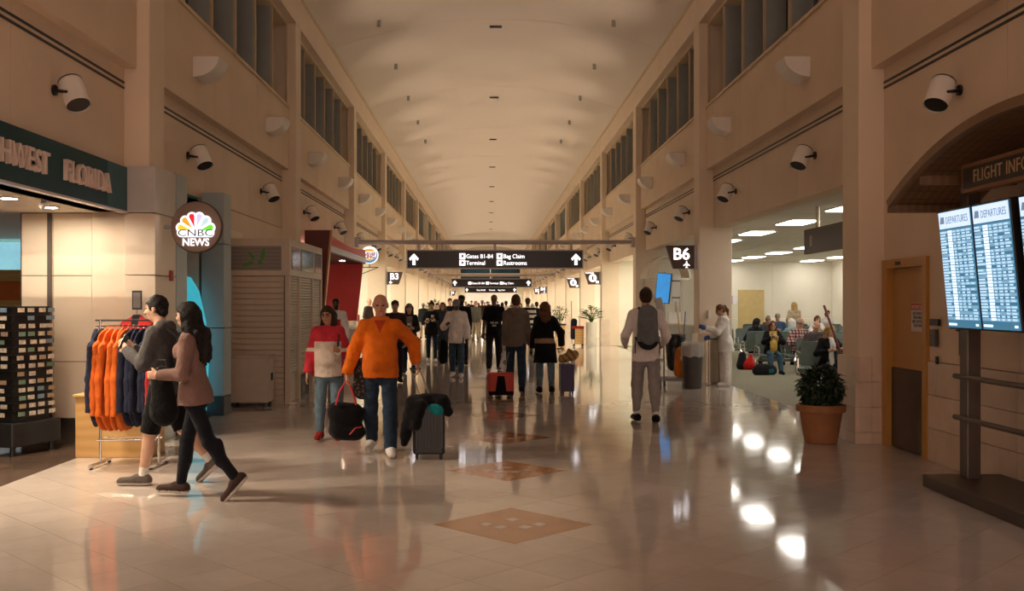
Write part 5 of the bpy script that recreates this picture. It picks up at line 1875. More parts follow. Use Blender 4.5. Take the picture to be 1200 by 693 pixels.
# far janitor trolley beside the palm planter
jt = empty('wooden_trolley', G(677.5, 406), label='wooden box trolley with red cloth beside the white cylinder planter', cat='cart')
MB().box(-.13, .2, -.2, .2, .08, .68).build('box', WOODL, jt)
MB().box(-.25, .2, -.22, .22, .68, .78).build('red_cloth', cloth('trolley_red', (.35, .03, .025)), jt)
B = Blob().cone((-.2, 0, .35), (-.16, 0, .95), .10, .13, k=.05)
blob_obj('dark_sack', B, .03, NAVY, jt)
MB().cyl((-.24, 0, .1), (-.26, 0, 1.75), .014, .014, 6).build('handle', BROWN, jt)
for x in (-.18, .15):
    MB().cyl((x, -.2, .05), (x, -.16, .05), .05, .05, 10).build('wheel', BLACKP, jt)

# ================================================================ LOUNGE SEATING
TEALS = mat('seat_teal', (.105, .135, .115), .5, var=.1, scale=8)
SEATB = mat('seat_base', (.03, .03, .03), .5)


def rounded_pad(w_, d_, t_, m, name, T):
    mb = MB()
    mb.rbox(-w_ / 2, w_ / 2, -d_ / 2, d_ / 2, -t_ / 2, t_ / 2, min(w_, d_) * .14, 4, T)
    return mb


def seat_row(loc, rz, n, label):
    r = empty('seat_row', loc, math.radians(rz), label=label, cat='seating')
    pw = .60
    L = n * pw
    MB().box(-L / 2, L / 2, -.04, .04, .27, .33).build('beam', GREYM, r)
    pads = None
    for i in range(n):
        x = -L / 2 + pw * (i + .5)
        T1 = Matrix.Translation((0, -.08, .41)) @ Matrix.Rotation(math.radians(4), 4, 'X')
        T2 = Matrix.Translation((0, .19, .68)) @ Matrix.Rotation(math.radians(76), 4, 'X')
        if pads is None:
            a = rounded_pad(.53, .48, .07, TEALS, 'seat_pad', T1).build('seat_pad', TEALS, r, bevel=.012)
            b = rounded_pad(.53, .50, .05, TEALS, 'seat_back', T2).build('seat_back', TEALS, r, bevel=.012)
            pads = (a.data, b.data)
            a.location = (x, 0, 0); b.location = (x, 0, 0)
        else:
            for me, nm in zip(pads, ('seat_pad', 'seat_back')):
                o = ob(me, nm, r, (x, 0, 0))
                bv = o.modifiers.new('bevel', 'BEVEL'); bv.width = .012; bv.segments = 2
    for i in range(n + 1):
        x = -L / 2 + pw * i
        MB().tube([(x, .12, .33), (x, .14, .60), (x, .06, .645), (x, -.22, .62), (x, -.30, .56), (x, -.27, .40), (x, -.04, .30)], .019, 7).build('armrest', CHROME, r, smooth=True)
    for x in (-L / 2 + .3, L / 2 - .3):
        MB().tube([(x, -.30, .02), (x, -.05, .09), (x, 0, .30)], .022, 7).tube([(x, .30, .02), (x, .05, .09), (x, 0, .30)], .022, 7).box(x - .04, x + .04, -.33, -.25, 0, .02).box(x - .04, x + .04, .25, .33, 0, .02).build('leg', CHROME, r, smooth=True)
    return r


def LXY(px, d): return (X(px, d), d)
seat_row((X(866, 29) + .30, 29.3, 0), 0, 3, 'row of three grey-teal seats against which the red bag leans')
seat_row((X(905, 23.6) + .9, 23.9, 0), 0, 4, 'row of grey-teal seats where the woman with the phone sits')
seat_row((X(905, 26) + 1.2, 26.6, 0), 180, 6, 'row of grey-teal seats back to back behind the woman with the phone')
seat_row((X(953, 21.2) + .6, 21.3, 0), 0, 3, 'row of grey-teal seats where the white-haired man in black sits')
seat_row((X(962, 18.7) + .55, 18.9, 0), -25, 3, 'row of grey-teal seats where the blonde woman sits behind the potted shrub')
seat_row((X(930, 32) + .3, 32.0, 0), 0, 6, 'far row of grey-teal seats in front of the standing blonde woman')
seat_row((X(955, 36) - .9, 36.0, 0), 180, 6, 'farthest row of grey-teal seats near the lounge end wall')

# bags on the lounge floor
g = Vector((X(874, 25), 25.0, 0))
r = empty('rucksack', g, label='red and black rucksack standing on the lounge carpet', cat='bag')
blob_obj('body', Blob().cone((.02, -.03, .10), (.16, -.03, .09), .12, .10, k=.05).cone((.08, -.02, .14), (.13, 0, .36), .13, .035, k=.05).cut((0, 0, .002), (0, 0, -1)), .018, cloth('bag_red', (.60, .02, .015)), r, noise=.006)
blob_obj('black_panel', Blob().cone((-.10, .04, .10), (-.07, .06, .36), .13, .09, k=.05).cut((0, 0, .002), (0, 0, -1)), .018, cloth('bag_black', (.015, .015, .017)), r, noise=.006)
r = empty('holdall', (X(893, 23.4), 23.15, 0), label='black holdall with a teal patch at the feet of the woman with the phone', cat='bag')
blob_obj('body', Blob().cone((-.20, 0, .10), (.18, 0, .10), .10, .10, k=.03).cone((-.13, 0, .17), (.13, 0, .16), .10, .09, k=.08).cut((0, 0, .002), (0, 0, -1)), .018, [MATS['cloth_bag_black'], cloth('patch_teal', (.02, .16, .19))], r, noise=.006,
         func=lambda p: ((np.abs(p[:, 0] - .12) < .06) & (np.abs(p[:, 2] - .10) < .05) & (p[:, 1] < 0)).astype(int))
MB().tube([(-.12, -.08, .24), (-.06, -.1, .33), (.06, -.1, .33), (.12, -.08, .24)], .010, 6).build('handle', BLACK, r)
bt = empty('water_bottle', (X(866.5, 28.9), 29.05, .447), label='clear water bottle standing on a grey-teal seat', cat='bottle')
MB().lathe([(.033, 0), (.034, .14), (.014, .19), (.014, .205)], 12).build('bottle', mat('bottle_blue', (.55, .65, .75), .1, var=0, alpha=.6), bt, smooth=True)
MB().lathe([(.016, .205), (.016, .225)], 12).build('cap', mat('cap_white', (.8, .8, .8), .4), bt)

# ================================================================ PEOPLE IN THE PHOTO
def at(px, d): return (X(px, d), d, 0)


GREYH = cloth('hoodie_grey', (.085, .08, .082))
BLK = cloth('black', (.006, .006, .007))
BLK2 = cloth('washed_black', (.014, .014, .017))
WHT = cloth('white', (.80, .76, .72))
SHOEG = cloth('shoe_grey', (.11, .09, .08))
SOLEW = mat('sole_white', (.62, .57, .52), .6)
SNKW = cloth('sneaker_white', (.68, .65, .62))
JEAN = cloth('jeans_dark', (.020, .036, .062), var=.25)
JEANM = cloth('jeans_mid', (.045, .085, .125), var=.25)
JEANL = cloth('jeans_light', (.12, .18, .23), var=.25)
MAUVE = cloth('mauve', (.23, .135, .115))

# ---- couple walking into the gift shop
J = person('person', 'young man in grey hoodie and black shorts walking beside the clothes rack', at(192, 9.25), -94, 1.74, vox=.0085, skin_c='fair', hair_c='black', hair_s='short', seed=1,
           pose=dict(lean=3, pitch_h=8, legs=((13, 4, 1, 0), (-20, 22, 1, 42)), arms=(dict(hand=V3(.13, -.30, 1.25), curl=60), dict(hand=V3(-.02, -.31, 1.27), curl=60))),
           top=dict(m=GREYH, t=.020, hem=.05, hood=True, loose=1.2, name='hoodie'), bottom=dict(m=BLK, len=.5, t=.030, name='shorts'), shoes=dict(m=SHOEG, sole=SOLEW, sock=WHT))
pw = J['W'](J['palm', 0])
ph = MB().box(-.035, .035, -.006, .006, -.07, .07).build('phone', BLACKP, None, bevel=.004)
ph.location = pw + Vector((-.02, 0, .05)); ph.rotation_euler = (.2, .5, 1.4)
tag(ph, 'dark phone held by the young man in the grey hoodie', 'phone')
bk_ = empty('sling_bag', J['W'](V3(.0, .15, 0)), math.radians(-94), label='black sling bag on the back of the man in the grey hoodie', cat='bag')
blob_obj('body', Blob().ell((.02, .03, 1.22), (.14, .075, .19), k=.03).ell((.03, .03, 1.05), (.11, .06, .11), k=.05), .014, BLK, bk_, noise=.006)
MB().tube([J_ for J_ in [(.10, .02, 1.36), (.13, -.10, 1.46), (.06, -.235, 1.38), (-.06, -.27, 1.24), (-.14, -.16, 1.10), (-.10, .0, 1.06)]], .013, 6).build('strap', BLACK, bk_, smooth=True)

J = person('person', 'woman with very long black hair in mauve jumper and black leggings', at(229, 8.55), -92, 1.66, fem=True, vox=.0085, skin_c='fair', hair_c='black', hair_s='verylong', seed=2,
           pose=dict(lean=4, pitch_h=4, yaw_h=-14, legs=((-21, 16, 1, 48), (15, 7, 1, 0)), arms=(dict(hand=V3(.15, -.27, 1.07), curl=50), dict(hand=V3(-.15, -.29, 1.06), curl=50))),
           top=dict(m=MAUVE, t=.016, hem=.05, loose=1.3, name='jumper'), bottom=dict(m=cloth('leggings', (.010, .011, .016)), t=.003, flare=1.0, name='leggings', fold=.002), shoes=dict(m=cloth('slipon', (.05, .03, .025)), sole=SOLEW))
hb = empty('handbag', J['W'](V3(-.13, -.34, .68)), 0, label='black bag hanging from the arm of the long-haired woman', cat='bag')
blob_obj('body', Blob().cone((.02, 0, .05), (0, 0, .36), .13, .09, k=.05, thin=(0, 1, 0), ts=1.6), .014, BLK, hb, noise=.008)
MB().tube([(-.05, 0, .38), (-.03, 0, .50), (.03, 0, .50), (.05, 0, .38)], .010, 6).build('strap', BLACK, hb)

# ---- man in orange, woman in pink
OJ = person('person', 'bald man in bright orange pullover and jeans pulling a black suitcase', at(446, 11.05), 2, 1.76, fat=1.18, vox=.0095, skin_c='ruddy', hair_c='grey', hair_s='bald', seed=4,
            pose=dict(lean=1, pitch_h=8, yaw_h=3, legs=((11, 4, 3, 0, 8), (-7, 24, 3, 18, 8)), arms=(dict(hand=V3(.40, .02, 1.00), pole=V3(.5, .6, -.2), curl=85, hdir=V3(.25, -.15, -.9)), dict(hand=V3(-.37, -.03, .88), pole=V3(-.6, .4, 0), curl=85, hdir=V3(-.05, -.1, -1)))),
            top=dict(m=[cloth('pullover_orange', (.70, .145, .008)), cloth('collar_rust', (.45, .05, .015))], t=.026, hem=.045, loose=1.5, collar=True, name='pullover', fold=.012,
                     func=lambda p, J, S: ((np.abs(p[:, 0]) < .055 - (J['neckb'][2] - p[:, 2]) * .45) & (p[:, 2] < J['neckb'][2] + .02) & (p[:, 2] > J['neckb'][2] - .12) & (p[:, 1] < 0)).astype(int)),
            bottom=dict(m=JEAN, t=.020, flare=1.4, fold=.009), shoes=dict(m=SNKW, sole=SOLEW))
PINK = cloth('sweat_pink', (.56, .035, .055))
CRM = cloth('sweat_cream', (.66, .55, .47))


def pinkfn(p, J, S):
    x, z = np.abs(p[:, 0]), p[:, 2]
    ch = J['chest'][2] - .015
    mi = (z < ch).astype(int)
    arm = x > .165 + .0 * z
    mi[arm & (z < ch)] = 0
    mi[arm & (np.abs(z - (ch - .10)) < .02)] = 1
    return mi


PJ = person('person', 'woman in pink and cream sweatshirt with glasses and brown hair', at(385, 12.3), 6, 1.61, fem=True, fat=1.12, vox=.010, skin_c='tan', hair_c='dark_brown', hair_s='bob', seed=5, glasses=True,
            pose=dict(lean=2, yaw_h=-16, pitch_h=10, legs=((6, 12, 2, 6), (8, 5, 2, 0)), arms=(dict(hand=V3(.13, -.20, 1.10), curl=70), dict(th=2, ab=17, el=10))),
            top=dict(m=[PINK, CRM], t=.024, hem=.06, loose=1.4, name='sweatshirt', func=pinkfn), bottom=dict(m=JEANL, t=.012), shoes=dict(m=cloth('shoe_red', (.30, .02, .02))))
st_ = empty('rucksack', PJ['W'](V3(0, 0, 0)), math.radians(6), label='black rucksack worn by the woman in pink and cream', cat='bag')
blob_obj('body', Blob().ell((.02, .20, 1.13), (.16, .10, .22), k=.03), .018, BLK2, st_, noise=.006)
MB().tube([(.12, .14, 1.25), (.13, .03, 1.36), (.125, -.10, 1.28), (.12, -.155, 1.12), (.14, -.08, 1.0)], .017, 6).build('strap', BLACK, st_, smooth=True)

hw_ = OJ['W'](OJ['palm', 1])
db = empty('duffel_bag', (hw_.x - .02, hw_.y - .0, 0), math.radians(8), label='black duffel bag with red handles carried by the man in orange', cat='bag')
bz = .44
blob_obj('body', Blob().cone((-.09, 0, bz + .02), (.05, .0, bz), .135, .13, k=.05, thin=(0, 1, 0), ts=1.3).cone((-.11, 0, bz - .16), (.09, 0, bz - .19), .105, .10, k=.06), .014, BLK, db, noise=.010, nseed=3)
RD = mat('strap_red', (.50, .02, .03), .6)
for y in (-.06, .06):
    MB().tube([(-.13, y * 1.6, bz + .12), (-.09, y, bz + .26), (-.01, y * .2, hw_.z - .005), (.05, y, bz + .26), (.09, y * 1.6, bz + .12)], .011, 6).build('handle', RD, db, smooth=True)
MB().tube([(.02, -.15, bz - .20), (.08, -.15, bz - .13), (.15, -.12, bz - .12)], .007, 5).build('trim', RD, db)
fb = empty('floral_bag', (hw_.x + .13, hw_.y + .10, 0), label='dark floral patterned bag hanging beside the red-handled duffel', cat='bag')
fm = mat('floral_cloth', (.06, .045, .04), .8, var=.0)
ntf = fm.node_tree
vor = ntf.nodes.new('ShaderNodeTexVoronoi'); vor.inputs['Scale'].default_value = 28
rp_ = ntf.nodes.new('ShaderNodeValToRGB')
rp_.color_ramp.elements[0].color = (.25, .14, .10, 1); rp_.color_ramp.elements[1].color = (.012, .011, .012, 1)
rp_.color_ramp.elements[0].position = .12; rp_.color_ramp.elements[1].position = .42
ntf.links.new(ntf.nodes['Texture Coordinate'].outputs['Object'], vor.inputs['Vector'])
ntf.links.new(vor.outputs['Distance'], rp_.inputs['Fac'])
ntf.links.new(rp_.outputs['Color'], ntf.nodes['Principled BSDF'].inputs['Base Color'])
blob_obj('body', Blob().cone((0, 0, .72), (0, 0, .98), .12, .09, k=.04, thin=(0, 1, 0), ts=1.6), .016, fm, fb, noise=.006)
MB().tube([(-.06, 0, 1.03), (-.02, -.02, 1.16), (.04, 0, 1.03)], .010, 6).build('strap', BLACK, fb)


def suitcase(px, py, w_, dd, h, m, label, hand=None, rz=0.0, trim=None, front=None, grip=BLACKP, ribs=True):
    g = G(px, py)
    r = empty('suitcase', g, math.radians(rz), label=label, cat='suitcase')
    MB().rbox(-w_ / 2, w_ / 2, -dd / 2, dd / 2, .055, h, .035, 4).build('shell', m, r, bevel=.018)
    if not ribs:
        MB().prism([(-w_ * .22, .10), (w_ * .22, .10), (w_ * .13, h - .05), (-w_ * .13, h - .05)], -dd / 2 - .012, -dd / 2 + .01, T3).build('front_pocket', front, r, bevel=.005)
        MB().box(-w_ / 2 + .01, w_ / 2 - .01, -dd / 2 - .008, dd / 2 - .02, .05, .12).build('base_trim', front, r)
    for i in range(5 if ribs else 0):
        x = -w_ / 2 + w_ * (i + .5) / 5
        MB().box(x - .012, x + .012, -dd / 2 - .006, -dd / 2 + .01, .12, h - .06).build('rib', front or m, r, bevel=.004)
    for (x, y) in ((-1, -1), (1, -1), (1, 1), (-1, 1)):
        xx, yy = x * (w_ / 2 - .04), y * (dd / 2 - .035)
        MB().cyl((xx - .012, yy, .026), (xx + .012, yy, .026), .026, .026, 12).box(xx - .016, xx + .016, yy - .012, yy + .012, .03, .06).build('wheel', BLACKP, r)
    R = Matrix.Rotation(math.radians(-rz), 3, 'Z')
    hl_ = (R @ (Vector(hand) - g)) if hand is not None else Vector((0, dd / 2 - .04, h + .35))
    for s_ in (-1, 1):
        MB().tube([(s_ * .055, dd / 2 - .05, h - .01), (hl_.x + s_ * .05, hl_.y, hl_.z - .01)], .008, 6).build('pull_rod', GREYM, r)
    MB().tube([(hl_.x - .065, hl_.y, hl_.z), (hl_.x + .065, hl_.y, hl_.z)], .013, 8).build('grip', grip, r)
    MB().tube([(-.06, 0, h), (-.05, 0, h + .025), (.05, 0, h + .025), (.06, 0, h)], .009, 6).build('carry_handle', BLACKP, r)
    return r, g


_, g = suitcase(502.5, 537, .34, .24, .56, mat('case_black', (.018, .018, .021), .4, var=.1), 'black wheeled suitcase with a jacket over it beside the man in orange', OJ['W'](OJ['palm', 0]), rz=6, front=mat('case_black_rib', (.03, .03, .034), .35))
jk = empty('draped_jacket', g, 0, label='black jacket draped over the top of the black suitcase', cat='jacket')
B = Blob().cone((-.17, -.02, .60), (.15, 0, .61), .085, .08, k=.05).cone((-.17, -.08, .58), (-.24, -.10, .26), .085, .06, k=.05).cone((-.08, -.13, .58), (-.13, -.16, .36), .07, .05, k=.05)
B.cone((.14, -.04, .60), (.21, -.06, .50), .07, .045, k=.04).cone((-.02, .0, .63), (.06, .02, .66), .06, .05, k=.05).cone((-.24, -.10, .28), (-.26, -.12, .18), .05, .035, k=.03)
blob_obj('cloth', B, .014, BLK, jk, noise=.012, nseed=9)
blob_obj('teal_lining', Blob().ell((.06, -.105, .545), (.085, .028, .05), k=.02).ell((.11, -.10, .52), (.05, .03, .045), k=.03), .012, cloth('lining_teal', (.01, .20, .22)), jk, noise=.005)

# ---- man with the grey backpack
MJ = person('person', 'man in white long-sleeved shirt and grey joggers wearing a backpack', at(757, 13.95), 178, 1.86, vox=.0105, skin_c='ruddy', hair_c='dark_brown', hair_s='short', seed=7, glasses=True,
            pose=dict(lean=0, pitch_h=2, yaw_h=-10, legs=((10, 6, 2, 0), (-6, 10, 2, 8)), arms=(dict(th=-6, ab=20, el=72, inn=12, curl=60), dict(th=-6, ab=19, el=72, inn=12, curl=60))),
            top=dict(m=cloth('shirt_offwhite', (.78, .71, .68)), t=.016, hem=.075, loose=1.3, name='shirt'), bottom=dict(m=cloth('jogger_grey', (.31, .28, .27)), t=.020, flare=.35, len=.93, fold=.010),
            shoes=dict(m=BLK, sock=WHT))
bp = empty('backpack', MJ['W'](V3(0, 0, 0)), math.radians(178), label='grey backpack with dark straps worn by the man in white', cat='backpack')
zc = MJ['chest'][2]
BPG = cloth('pack_grey', (.15, .16, .17))
blob_obj('body', Blob().cone((0, .215, zc - .22), (0, .20, zc + .12), .155, .135, k=.05, thin=(0, 1, 0), ts=1.7), .013, [BPG, cloth('pack_dark', (.02, .022, .025))], bp, noise=.005, func=lambda p: (p[:, 2] < zc - .255).astype(int))
blob_obj('front_pocket', Blob().cone((0, .295, zc - .20), (0, .29, zc - .02), .105, .095, k=.04, thin=(0, 1, 0), ts=2.6), .013, BPG, bp, noise=.004)
for s_ in (-1, 1):
    MB().tube([(s_ * .08, .14, zc + .17), (s_ * .10, .03, zc + .205), (s_ * .11, -.10, zc + .14), (s_ * .13, -.125, zc - .02), (s_ * .15, .02, zc - .20), (s_ * .13, .13, zc - .24)], .020, 7).build('strap', cloth('pack_strap', (.04, .042, .045)), bp, smooth=True)
    MB().tube([(s_ * .15, .14, zc - .20), (s_ * .17, .16, zc - .32), (s_ * .165, .17, zc - .42)], .007, 5).build('loose_strap', BLACK, bp)
MB().tube([(-.04, .18, zc + .22), (0, .19, zc + .26), (.04, .18, zc + .22)], .010, 6).build('carry_loop', BLACK, bp)

# ---- cleaner in white
CJ = person('person', 'woman in white uniform with blue gloves reaching to the pillar', at(850, 20.15), -84, 1.63, fem=True, fat=1.05, vox=.012, skin_c='tan', hair_c='auburn', hair_s='pony', seed=8,
            pose=dict(lean=6, pitch_h=18, yaw_h=6, legs=((2, 3, 3, 0), (3, 4, 3, 0)), arms=(dict(hand=V3(.08, -.43, 1.17), curl=45), dict(hand=V3(-.12, -.30, .98), curl=40))),
            top=dict(m=WHT, t=.026, hem=.11, loose=1.5, name='tunic', collar=True), bottom=dict(m=WHT, t=.022, flare=1.4), shoes=dict(m=SNKW, sole=SOLEW))
GLV = mat('glove_blue', (.05, .13, .42), .4, var=.05)
for i in (0, 1):
    B = Blob().cone(CJ['wri', i] - CJ['hd', i] * .02, CJ['wri', i] + CJ['hd', i] * .02, .036, .036, k=.02).ell(CJ['wri', i] + CJ['hd', i] * .055, V3(.030, .046, .056), np.stack([CJ['pn', i], np.cross(CJ['hd', i], CJ['pn', i]), CJ['hd', i]], 1), k=.02)
    for q in range(4):
        o_ = np.cross(CJ['hd', i], CJ['pn', i]) * (-.03 + .02 * q)
        B.cone(CJ['wri', i] + CJ['hd', i] * .08 + o_, CJ['wri', i] + CJ['hd', i] * .135 + o_ + CJ['pn', i] * .03, .015, .012, k=.01)
    blob_obj('glove', B, .010, GLV, CJ['root'])

# ---- three walking away in the middle
def away(px, d, label, **k): return person('person', label, at(px, d), k.pop('face', 180), **k)


TJ = away(579, 24.6, 'tall man in black T-shirt with white back print walking away', S=1.86, fat=1.1, vox=.015, lod=1, skin_c='brown', hair_s='bald', seed=10,
          pose=dict(legs=((-6, 12, 3, 8), (8, 3, 3, 0)), arms=(dict(th=0, ab=12, el=10), dict(th=4, ab=12, el=40))), top=dict(m=BLK, t=.022, sleeve=.42, hem=.07, loose=1.8, name='t_shirt'), bottom=dict(m=BLK2, t=.022), shoes=dict(m=BLK, sole=SOLEW))
m = MB()
for (x0_, x1_, z0_) in ((-.10, -.02, 1.17), (.0, .09, 1.17), (-.05, .05, 1.10)):
    m.box(x0_, x1_, .165, .20, z0_, z0_ + .04)
o = m.build('back_print', mat('print_pale', (.42, .40, .40), .7, var=0), TJ['root']); o['kind'] = 'stuff'
HJ = away(604.5, 18.45, 'man in taupe hooded jacket and jeans walking away with red suitcase', S=1.80, vox=.0125, lod=0, skin_c='fair', hair_c='brown', hair_s='short', seed=11, face=178,
          pose=dict(legs=((9, 5, 2, 0), (-9, 14, 2, 14)), arms=(dict(hand=V3(.21, -.05, .78), pole=V3(.4, .6, 0), curl=80, hdir=V3(0, -.1, -1)), dict(th=4, ab=10, el=16))),
          top=dict(m=cloth('taupe', (.150, .118, .098)), t=.020, hem=.055, hood=True, loose=1.2, name='jacket'), bottom=dict(m=JEAN, t=.016), shoes=dict(m=BLK))
WJ = away(639, 18.45, 'woman in black coat with beige band at the waist walking away', S=1.67, fem=True, vox=.0125, lod=0, skin_c='fair', hair_c='auburn', hair_s='long', seed=12, face=182,
          pose=dict(legs=((5, 4, 2, 0), (-7, 10, 2, 10)), arms=(dict(th=2, ab=12, el=14), dict(hand=V3(-.30, .05, .88), pole=V3(-.5, .5, 0), curl=80))),
          top=dict(m=[BLK, cloth('band_beige', (.30, .19, .13))], t=.024, hem=.20, loose=1.6, name='coat', func=lambda p, J, S: ((np.abs(p[:, 2] - J['pel'][2] - .075) < .045) & (np.abs(p[:, 0]) < .20) & (p[:, 1] > -.02)).astype(int)),
          bottom=dict(m=JEANL, t=.009), shoes=dict(m=BLK, ankle=.17))
hw2 = HJ['W'](HJ['palm', 0])
suitcase(587, 466, .46, .26, .44, mat('case_red', (.48, .035, .012), .5, var=.08), 'red and black wheeled holdall pulled by the man in taupe', hw2 + Vector((0, -.02, -.02)), front=BLK, ribs=False)
pb = empty('plastic_bag', (hw2.x - .02, hw2.y + .03, 0), label='white plastic carrier bag hanging above the red holdall', cat='bag')
blob_obj('body', Blob().cone((0, 0, .52), (0, 0, .70), .105, .075, k=.04, thin=(0, 1, 0), ts=1.7), .012, [mat('plastic_white', (.72, .69, .68), .35, var=.06), mat('plastic_print', (.12, .16, .22), .4)], pb, noise=.008, func=lambda p: ((p[:, 0] ** 2 + (p[:, 2] - .57) ** 2 < .0022) & (p[:, 1] < 0)).astype(int))
MB().tube([(-.05, 0, .76), (-.015, 0, hw2.z - .0), (.015, 0, hw2.z - .0), (.05, 0, .76)], .006, 5).build('handle', MATS['plastic_white'], pb)
hw3 = WJ['W'](WJ['palm', 1])
_, g3 = suitcase(664, 462, .25, .34, .56, mat('case_purple', (.055, .04, .10), .4, var=.1), 'purple wheeled suitcase beside the woman in the black coat', hw3 + Vector((0, 0, .0)), rz=4)
tb = empty('tan_bag', (g3.x + .03, g3.y, .60), math.radians(4), label='tan canvas bag with dark stripes lying on the purple suitcase', cat='bag')
stripe = lambda p: ((np.abs(((p[:, 0] * .8 + p[:, 2] * .6) * 9) % 1 - .5) < .10)).astype(int)
blob_obj('body', Blob().cone((-.12, 0, .06), (.14, 0, .16), .105, .10, k=.05, thin=(0, 1, 0), ts=1.1).cone((.10, 0, .10), (.02, 0, .24), .09, .05, k=.05), .013, [cloth('tan_canvas', (.40, .24, .10)), cloth('tan_stripe', (.10, .05, .025))], tb, noise=.007, func=stripe)
MB().tube([(-.08, -.08, .12), (.0, -.10, .28), (.1, -.08, .2)], .008, 5).build('strap', BROWN, tb)
tb.scale = (.82, .82, .82)

# ---- coming towards the camera further back
SJ = person('person', 'man in white shirt, grey cap and jeans walking towards the camera', at(535, 22.4), -4, 1.73, vox=.014, lod=0, skin_c='dark', hair_s='bald', seed=13, cap=dict(m=cloth('cap_grey', (.22, .20, .19)), brim=True),
            pose=dict(pitch_h=20, legs=((8, 4, 2, 0), (-6, 14, 2, 10)), arms=(dict(th=2, ab=13, el=14), dict(hand=V3(-.20, -.22, 1.20), curl=60))),
            top=dict(m=cloth('shirt_white', (.80, .74, .70)), t=.026, hem=.09, loose=1.6, name='shirt', collar=True), bottom=dict(m=JEANM, t=.018), shoes=dict(m=SNKW, sole=SOLEW))
tb2 = empty('black_bag', (X(519.5, 22.3), 22.3, 0), label='black bag hanging at the side of the man in white shirt', cat='bag')
blob_obj('body', Blob().cone((0, 0, .42), (.0, 0, .78), .11, .09, k=.05, thin=(0, 1, 0), ts=1.3), .018, BLK, tb2, noise=.008)
MB().tube([(-.03, 0, .84), (.02, .05, 1.0), (.06, .1, 1.15)], .010, 5).build('strap', BLACK, tb2)
MB().tube([(.0, 0, .34), (.02, 0, .25), (.08, 0, .22)], .006, 5).build('loose_strap', BLACK, tb2)


def cup(Jx, i, label, sleeve=(.28, .14, .06), h=.12):
    p = Jx['W'](Jx['palm', i])
    c = empty('paper_cup', (p.x, p.y - .03, p.z - .05), label=label, cat='cup')
    MB().lathe([(.028, 0), (.04, h)], 12).build('cup', mat('cup_white', (.75, .72, .68), .5), c)
    MB().lathe([(.033, h * .25), (.0395, h * .75)], 12).build('sleeve', mat('cup_sleeve', sleeve, .7), c)
    MB().lathe([(.042, h), (.04, h + .012), (.02, h + .014)], 12).build('lid', WHITEM, c)


DK = BLK2
j = person('person', 'woman in dark cardigan and grey beanie holding a cup', at(479.5, 23.6), 4, 1.63, fem=True, vox=.015, lod=1, skin_c='fair', hair_c='dark_brown', hair_s='long', seed=14, cap=dict(m=cloth('beanie_grey', (.17, .15, .14))),
           pose=dict(pitch_h=6, legs=((8, 4, 2, 0), (-6, 14, 2, 10)), arms=(dict(hand=V3(.10, -.24, 1.08)), dict(hand=V3(-.06, -.25, 1.10)))),
           top=dict(m=[DK, cloth('tee_grey', (.25, .23, .22))], t=.020, hem=.14, loose=1.4, name='cardigan', func=lambda p, J, S: ((np.abs(p[:, 0]) < .075) & (p[:, 1] < -.03) & (p[:, 2] < 1.36)).astype(int)), bottom=dict(m=JEAN, t=.006), shoes=dict(m=cloth('shoe_blue', (.03, .06, .10)), sole=SOLEW))
cup(j, 1, 'paper cup held by the woman in the grey beanie')
person('person', 'man in dark brown jacket half hidden behind the orange pullover', at(463, 21.0), 5, 1.70, vox=.016, lod=1, skin_c='tan', hair_c='black', hair_s='short', seed=15, pose=dict(legs=((8, 4, 2), (-6, 12, 2, 10))), top=dict(m=cloth('jacket_umber', (.045, .026, .02)), t=.024, name='jacket'), bottom=dict(m=DK), shoes=dict(m=BLK))
j = person('person', 'woman in black with a hair bun carrying two cups', at(506, 28.2), 0, 1.68, fem=True, vox=.017, lod=1, skin_c='fair', hair_c='dark_brown', hair_s='bun', seed=16, pose=dict(legs=((6, 4, 2), (-5, 10, 2, 8)), arms=(dict(hand=V3(.10, -.26, 1.18)), dict(hand=V3(-.16, -.25, 1.15)))),
           top=dict(m=BLK2, t=.022, hem=.08, name='jacket'), bottom=dict(m=JEAN, t=.008), shoes=dict(m=SNKW))
cup(j, 0, 'tall pale cup in the hand of the woman with the bun', (.7, .62, .5), .17); cup(j, 1, 'short coffee cup with brown sleeve held by the woman with the bun')
person('person', 'woman with light brown hair in long dark coat next to the bun woman', at(519, 29.6), 0, 1.66, fem=True, vox=.018, lod=1, skin_c='tan', hair_c='auburn', hair_s='long', seed=17, pose=dict(legs=((6, 4, 2), (-5, 10, 2, 8)), arms=(dict(hand=V3(.1, -.2, 1.0)), dict())), top=dict(m=cloth('coat_slate', (.035, .045, .055)), t=.024, hem=.22, name='coat'), bottom=dict(m=DK), shoes=dict(m=BLK))
person('person', 'tall man in black behind the man in white shirt', at(541, 27.0), 0, 1.84, vox=.017, lod=1, skin_c='dark', hair_c='black', hair_s='tall', beard='black', seed=18, pose=dict(legs=((6, 4, 2), (-5, 10, 2, 8))), top=dict(m=BLK, t=.022, name='jacket'), bottom=dict(m=DK), shoes=dict(m=BLK))
person('person', 'man in olive grey shirt and khaki trousers far down the hall', at(557.5, 44.5), 0, 1.73, fat=1.1, vox=.022, lod=1, skin_c='ruddy', hair_c='ash', hair_s='short', seed=19, pose=dict(legs=((8, 4, 2), (-6, 12, 2, 10))), top=dict(m=cloth('olive', (.15, .14, .115)), t=.024, sleeve=.9, hem=.07, name='shirt'), bottom=dict(m=cloth('khaki', (.33, .26, .17)), t=.018), shoes=dict(m=BROWN))
